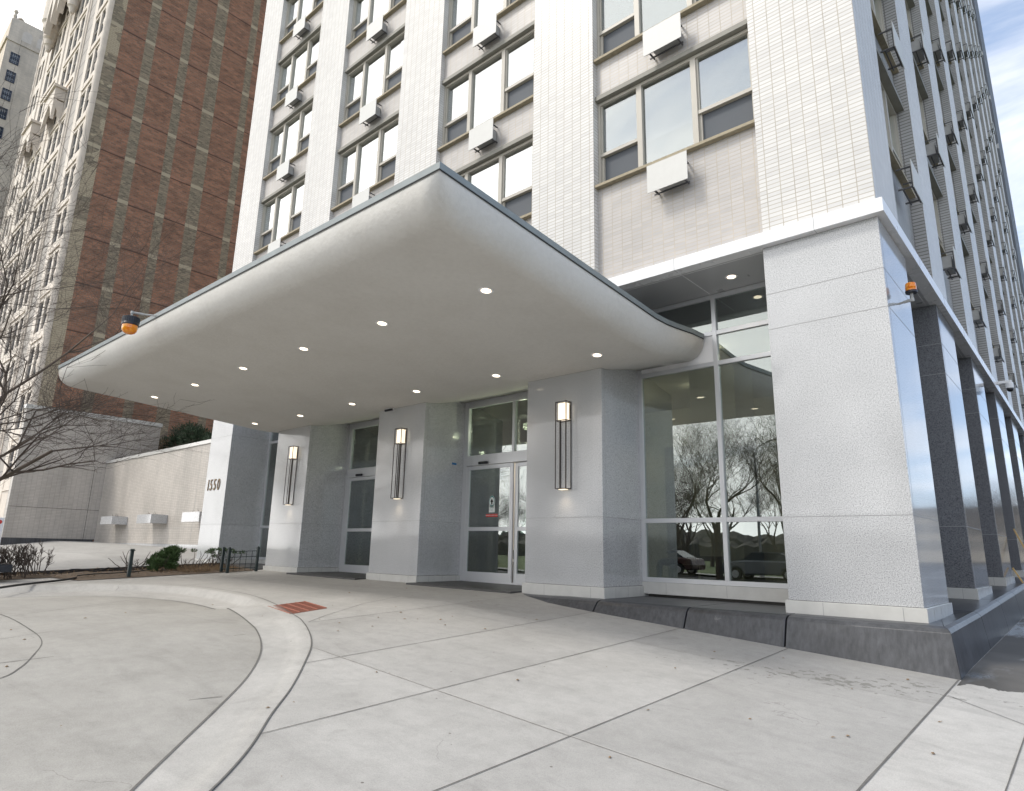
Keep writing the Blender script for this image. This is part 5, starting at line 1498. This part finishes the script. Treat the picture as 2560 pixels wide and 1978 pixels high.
# parked cars across the road (reflected in the lobby glass)
def car(x, y, col, label, suv=False):
    e = empty('parked_car', (x, y, hz(x, y)), label, 'car', 'cars parked across the road', world=False)
    H = 1.75 if suv else 1.42; L = 4.6
    paint = plain('car_paint', col, .2, .2, .03, 2)
    mb = MB()
    low = [(-2.3,.35),(-2.32,.7),(-2.2,.92),(-1.2,1.0),(1.5,1.02),(2.2,.95),(2.3,.6),(2.25,.32),(1.8,.28),(1.7,.55),(1.4,.68),(1.1,.55),(1.0,.28),(-1.0,.28),(-1.1,.55),(-1.4,.68),(-1.7,.55),(-1.8,.28)]
    mb.prism(low, 'y', -.9, .9); child('body', mb.mesh('body', paint), e).modifiers.new('b', 'BEVEL').width = .08
    mb = MB(); top = [(-1.15,.99),(-.55,H),(1.0 if not suv else 1.7,H),(1.75 if not suv else 2.05,1.01)]
    c = [(p[0], -.78 if p[1] < 1.1 else -.62, p[1]) for p in top]+[(p[0], .78 if p[1] < 1.1 else .62, p[1]) for p in top]
    mb.add(c, [(0,1,2,3),(7,6,5,4),(0,4,5,1),(1,5,6,2),(2,6,7,3),(3,7,4,0)]); child('cabin', mb.mesh('cabin', M['win_dark']), e)
    mb = MB(); mb.box(-.5, -.63, H-.01, (.98 if not suv else 1.68), .63, H+.04); child('roof', mb.mesh('roof', paint), e)
    for wx in (-1.4, 1.4):
        for wy in (-.82, .82):
            mb = MB(); mb.lathe([(.2,-.1),(.32,-.1),(.33,0),(.32,.1),(.2,.1)], (0,0,0), 18, 'y'); w = child('wheel', mb.mesh('wheel', M['black'], False), e, (wx, wy, .33))
            mb = MB(); mb.lathe([(.19,-.11),(.2,.11)], (0,0,0), 14, 'y'); q = bpy.data.objects.new('rim', mb.mesh('rim', M['alu'])); COL.objects.link(q); q.parent = w
car(-12.2, -24.9, (.20,.21,.23), 'silver saloon parked across the road, reflected in the lobby glass')
car(-6.3, -24.6, (.02,.02,.025), 'black tall car parked across the road, reflected in the lobby glass', True)
car(-18.4, -24.9, (.05,.012,.012), 'dark red saloon parked across the road, reflected near the doors')
car(-25, -24.6, (.6,.6,.6), 'white saloon parked across the road, reflected in the door')

for i, (x, y) in enumerate(((4.5, 64), (9, 72), (5.5, 84), (10, 95), (6, 110), (14, 125), (16, 70))):
    place_tree(pk[i % 3], (x, y, -1.3), i*1.3, 1.0, 'bare tree far along the side street, a reflection in the polished piers', 'street trees far along the side street')
fb = empty('stone_block', (16, 165, -1.5), 'grey stone block closing the far end of the side street, reflected in the piers', 'building')
mb = MB(); mb.box(-6, 160, -1.5, 40, 180, 11); mb.build('wall', M['terra_grey'], fb)
mb = MB()
for i in range(11):
    for j in range(3): mb.box(-4+i*4, 159.9, 2+j*3.6, -2.2+i*4, 160.05, 4+j*3.6)
o = mb.build('window', M['win_dark'], fb); o['kind'] = 'stuff'
mb = MB(); nx = 260
for dpt in range(3):
    b0 = len(mb.v); y = -112-dpt*12
    for i in range(nx+1):
        x = -190+i*1.25; h = 3.2+dpt*1.0+2.4*noise.noise(Vector((x*.09, dpt*7.1, 0)))+1.6*noise.noise(Vector((x*.5, dpt*3.3, 1)))+.9*noise.noise(Vector((x*1.7, dpt, 5)))
        for (dy, zz_) in ((0, -2), (0, h*.75), (-1.5, h), (-3.5, h*.8), (-4, -2)): mb.v.append((x, y+dy+.8*noise.noise(Vector((x*.7, zz_, 2))), zz_-.5))
    for i in range(nx):
        for k in range(4): a = b0+5*i+k; mb.f.append((a, a+1, a+6, a+5))
tag(mb.build('far_wood', plain('winter_wood', (.11,.10,.085), .95, 0, .5, .8)), 'leafless wood along the horizon, a faint reflection in the glass', 'wood', kind='stuff')
side_road = gridsheet('side_road', 5.5, 11.5, -13.4, 59, 3, 40, M['asphalt'], .004)
car(6.9, 12.0, (.40,.015,.02), 'red saloon parked in the side street, reflected in the polished side piers')
car(6.9, 20.0, (.3,.3,.32), 'grey saloon parked in the side street, reflected in the polished side piers')
mb = MB(); mb.box(17.5, -12, -2, 18.1, 58, .3)
tag(mb.build('boundary_wall', M['court_brick']), 'low pale brick wall across the side street', 'wall')
# ------------------------------------------------------------------ lobby things
def chair(x, y, rz, label):
    e = empty('lobby_chair', (x, y, -.66), label, 'chair', 'dark chairs in the lobby', world=False); e.rotation_euler = (0,0,rz)
    mb = MB(); mb.box(-.26,-.26,.38,.26,.26,.48); o = child('seat', mb.mesh('seat', M['interior_dark']), e); o.modifiers.new('b','BEVEL').width = .03
    mb = MB(); mb.box(-.26,.2,.48,.26,.28,.98); o = child('backrest', mb.mesh('backrest', M['interior_dark']), e); o.modifiers.new('b','BEVEL').width = .03
    for sx in (-.22,.22):
        for sy in (-.22,.22): mb = MB(); mb.tube([(sx,sy,0),(sx,sy,.38)], .018, 6); child('leg', mb.mesh('leg', M['black']), e)
chair(-4.25, 2.35, R(-60), 'dark lobby chair behind the left edge of the big window')
chair(-2.3, 4.2, R(30), 'dark lobby chair deeper in the lobby behind the right pane')
e = empty('lobby_cabinet', (-3.65, 2.3, -.66), 'small black box on the lobby floor behind the big window', 'cabinet')
mb = MB(); mb.box(-3.85, 2.2, -.655, -3.5, 2.5, -.02); mb.build('cabinet_body', M['black'], e, bevel=.01)
# seated person behind the left frame
def skinned(name, verts, edges, radii, mat, loc, label=None):
    me = bpy.data.meshes.new(name); me.from_pydata(verts, edges, []); me.materials.append(mat)
    o = bpy.data.objects.new(name, me); COL.objects.link(o); o.location = loc
    s_ = o.modifiers.new('s', 'SKIN'); me.skin_vertices[0].data
    for i, r_ in enumerate(radii): me.skin_vertices[0].data[i].radius = (r_, r_)
    me.skin_vertices[0].data[0].use_root = True
    sb = o.modifiers.new('ss', 'SUBSURF'); sb.levels = 2; sb.render_levels = 2
    return o
V = [(0,0,.50),(0,.02,.72),(0,.02,.95),(0,.01,1.10),(0,-.03,1.20),(0,-.04,1.32),
     (.18,.01,1.02),(.22,-.05,.78),(.14,-.26,.70),(-.18,.01,1.02),(-.22,-.05,.78),(-.14,-.26,.70),
     (.10,-.12,.52),(.12,-.48,.52),(.12,-.50,.08),(.12,-.62,.04),(-.10,-.12,.52),(-.12,-.48,.52),(-.12,-.50,.08),(-.12,-.62,.04),
     (.12,-.34,.70),(-.12,-.34,.70)]
E_ = [(0,1),(1,2),(2,3),(3,4),(4,5),(2,6),(6,7),(7,8),(2,9),(9,10),(10,11),(0,12),(12,13),(13,14),(14,15),(0,16),(16,17),(17,18),(18,19),(8,20),(11,21)]
rad = [.15,.14,.15,.06,.09,.08,.07,.05,.035,.07,.05,.035,.09,.07,.045,.04,.09,.07,.045,.04,.03,.03]
pp = skinned('person', V, E_, rad, plain('dark_clothing', (.03,.035,.05), .8), (-4.2, 2.35, -.66))
tag(pp, 'person in dark clothing seated in the lobby behind the window', 'person'); pp.rotation_euler = (0,0,R(-60))
mb = MB(); mb.lathe([(.03,1.18),(.085,1.22),(.10,1.30),(.09,1.38),(.04,1.42)], (0,-.03,0), 12); child('hair', mb.mesh('hair', M['black'], True), pp)
# potted plants in vestibules
def potplant(x, y, label, seed, h=1.0):
    e = empty('potted_plant', (x, y, -.66), label, 'plant', world=False); rr = random.Random(seed)
    mb = MB(); mb.lathe([(.13,0),(.19,.4),(.2,.42),(.17,.42)], (0,0,0), 18); child('pot', mb.mesh('pot', M['gold'] if seed == 1 else M['red'], False), e)
    mb = MB()
    for k in range(26):
        a = rr.uniform(0,6.28); l = rr.uniform(.35,.6)*h; p = [Vector((0,0,.4))]
        for t in (.3,.6,1): p.append(Vector((math.cos(a)*l*t, math.sin(a)*l*t, .4+h*(.9*t-.55*t*t)*rr.uniform(.9,1.1))))
        for q0, q1, w0, w1 in zip(p, p[1:], (.01,.03,.03), (.03,.03,.004)):
            s_ = Vector((-math.sin(a), math.cos(a), 0)); mb.add([q0-s_*w0, q0+s_*w0, q1+s_*w1, q1-s_*w1], [(0,1,2,3)])
    child('leaves', mb.mesh('leaves', M['needle']), e)
potplant(-8.35, 2.3, 'leafy plant in a gold pot inside the right entrance', 1, .8)
potplant(-12.5, 2.4, 'palm in a red pot inside the left entrance', 2, 1.7)

# ------------------------------------------------------------------ world, sun
SUN_DIR = Vector((-.36, -.50, .80)).normalized()   # towards the sun
el = math.asin(SUN_DIR.z); az = math.atan2(SUN_DIR.x, SUN_DIR.y)
w = bpy.data.worlds.new("World"); scene.world = w; w.use_nodes = True; nt = w.node_tree; nt.nodes.clear()
out = N(nt, 'ShaderNodeOutputWorld'); bg = N(nt, 'ShaderNodeBackground'); sky = N(nt, 'ShaderNodeTexSky'); sky.sky_type = 'NISHITA'; sky.sun_disc = False
sky.sun_elevation = el; sky.sun_rotation = az; sky.air_density = 1.0; sky.dust_density = 1.0; sky.ozone_density = 1.2
tc = N(nt, 'ShaderNodeTexCoord'); G_ = tc.outputs['Generated']
sp = N(nt, 'ShaderNodeSeparateXYZ'); nt.links.new(G_, sp.inputs[0])
zc = math_(nt, 'MAXIMUM', sp.outputs[2], .06)
cv = N(nt, 'ShaderNodeCombineXYZ'); nt.links.new(math_(nt, 'DIVIDE', sp.outputs[0], math_(nt, 'ADD', zc, .25)), cv.inputs[0]); nt.links.new(math_(nt, 'DIVIDE', sp.outputs[1], math_(nt, 'ADD', zc, .25)), cv.inputs[1])
n1 = noise_(nt, scalev(nt, cv.outputs[0], 1.0, 1.6, 1), 1.5, 8, .58, .5)
dt = N(nt, 'ShaderNodeVectorMath', operation='DOT_PRODUCT'); nt.links.new(G_, dt.inputs[0]); dt.inputs[1].default_value = Vector((-.80,-.55,.2)).normalized()
cov = math_(nt, 'MULTIPLY_ADD', dt.outputs['Value'], .17, n1)
cm = ramp(nt, cov, [(.36, 0.0), (.58, 1.0)])
bright = mix(nt, ramp(nt, noise_(nt, cv.outputs[0], 3.2, 6, .6), [(.3, 0.0), (.7, 1.0)]), (6.6,7.0,7.7), (10.5,10.6,10.9))
glow = math_(nt, 'POWER', math_(nt, 'MAXIMUM', math_(nt, 'ADD', math_(nt, 'MULTIPLY', dt.outputs['Value'], .5), .5), 0.0), 3.0)
bright = mix(nt, math_(nt, 'MULTIPLY', glow, .75), bright, (18,17.6,17))
nish = mix(nt, .45, sky.outputs[0], (5.6,7.2,10.2))
colr = mix(nt, cm, nish, bright)
hzn = math_(nt, 'POWER', math_(nt, 'SUBTRACT', 1.0, math_(nt, 'MINIMUM', math_(nt, 'ABSOLUTE', sp.outputs[2]), 1.0)), 2.5)
hc = N(nt, 'ShaderNodeCombineColor'); hv = math_(nt, 'MULTIPLY_ADD', hzn, .75, .85); [nt.links.new(hv, hc.inputs[i]) for i in range(3)]
colr = mix(nt, 1.0, colr, hc.outputs[0], 'MULTIPLY')
nt.links.new(colr, bg.inputs[0]); bg.inputs[1].default_value = .10; nt.links.new(bg.outputs[0], out.inputs[0])
sl = bpy.data.lights.new('sun', 'SUN'); sl.energy = 1.5; sl.angle = R(12); sl.color = (1, .95, .87)
so_ = bpy.data.objects.new('sun', sl); so_.rotation_euler = (-SUN_DIR).to_track_quat('-Z', 'Y').to_euler(); COL.objects.link(so_)

# ------------------------------------------------------------------ camera
cam = bpy.data.cameras.new('camera'); co = bpy.data.objects.new('camera', cam); COL.objects.link(co)
rot = Matrix((WC[0], -WC[1], -WC[2])).transposed()
co.matrix_world = Matrix.Translation(CAM) @ rot.to_4x4()
cam.sensor_width = 36; cam.sensor_fit = 'HORIZONTAL'; cam.lens = 1634.975/2560*36; cam.clip_end = 2000; cam.clip_start = .05
scene.camera = co
scene.view_settings.view_transform = 'Standard'; scene.view_settings.look = 'None'; scene.view_settings.exposure = .54; scene.view_settings.gamma = 1
for o in bpy.data.objects:
    if '_w' in o: del o['_w']
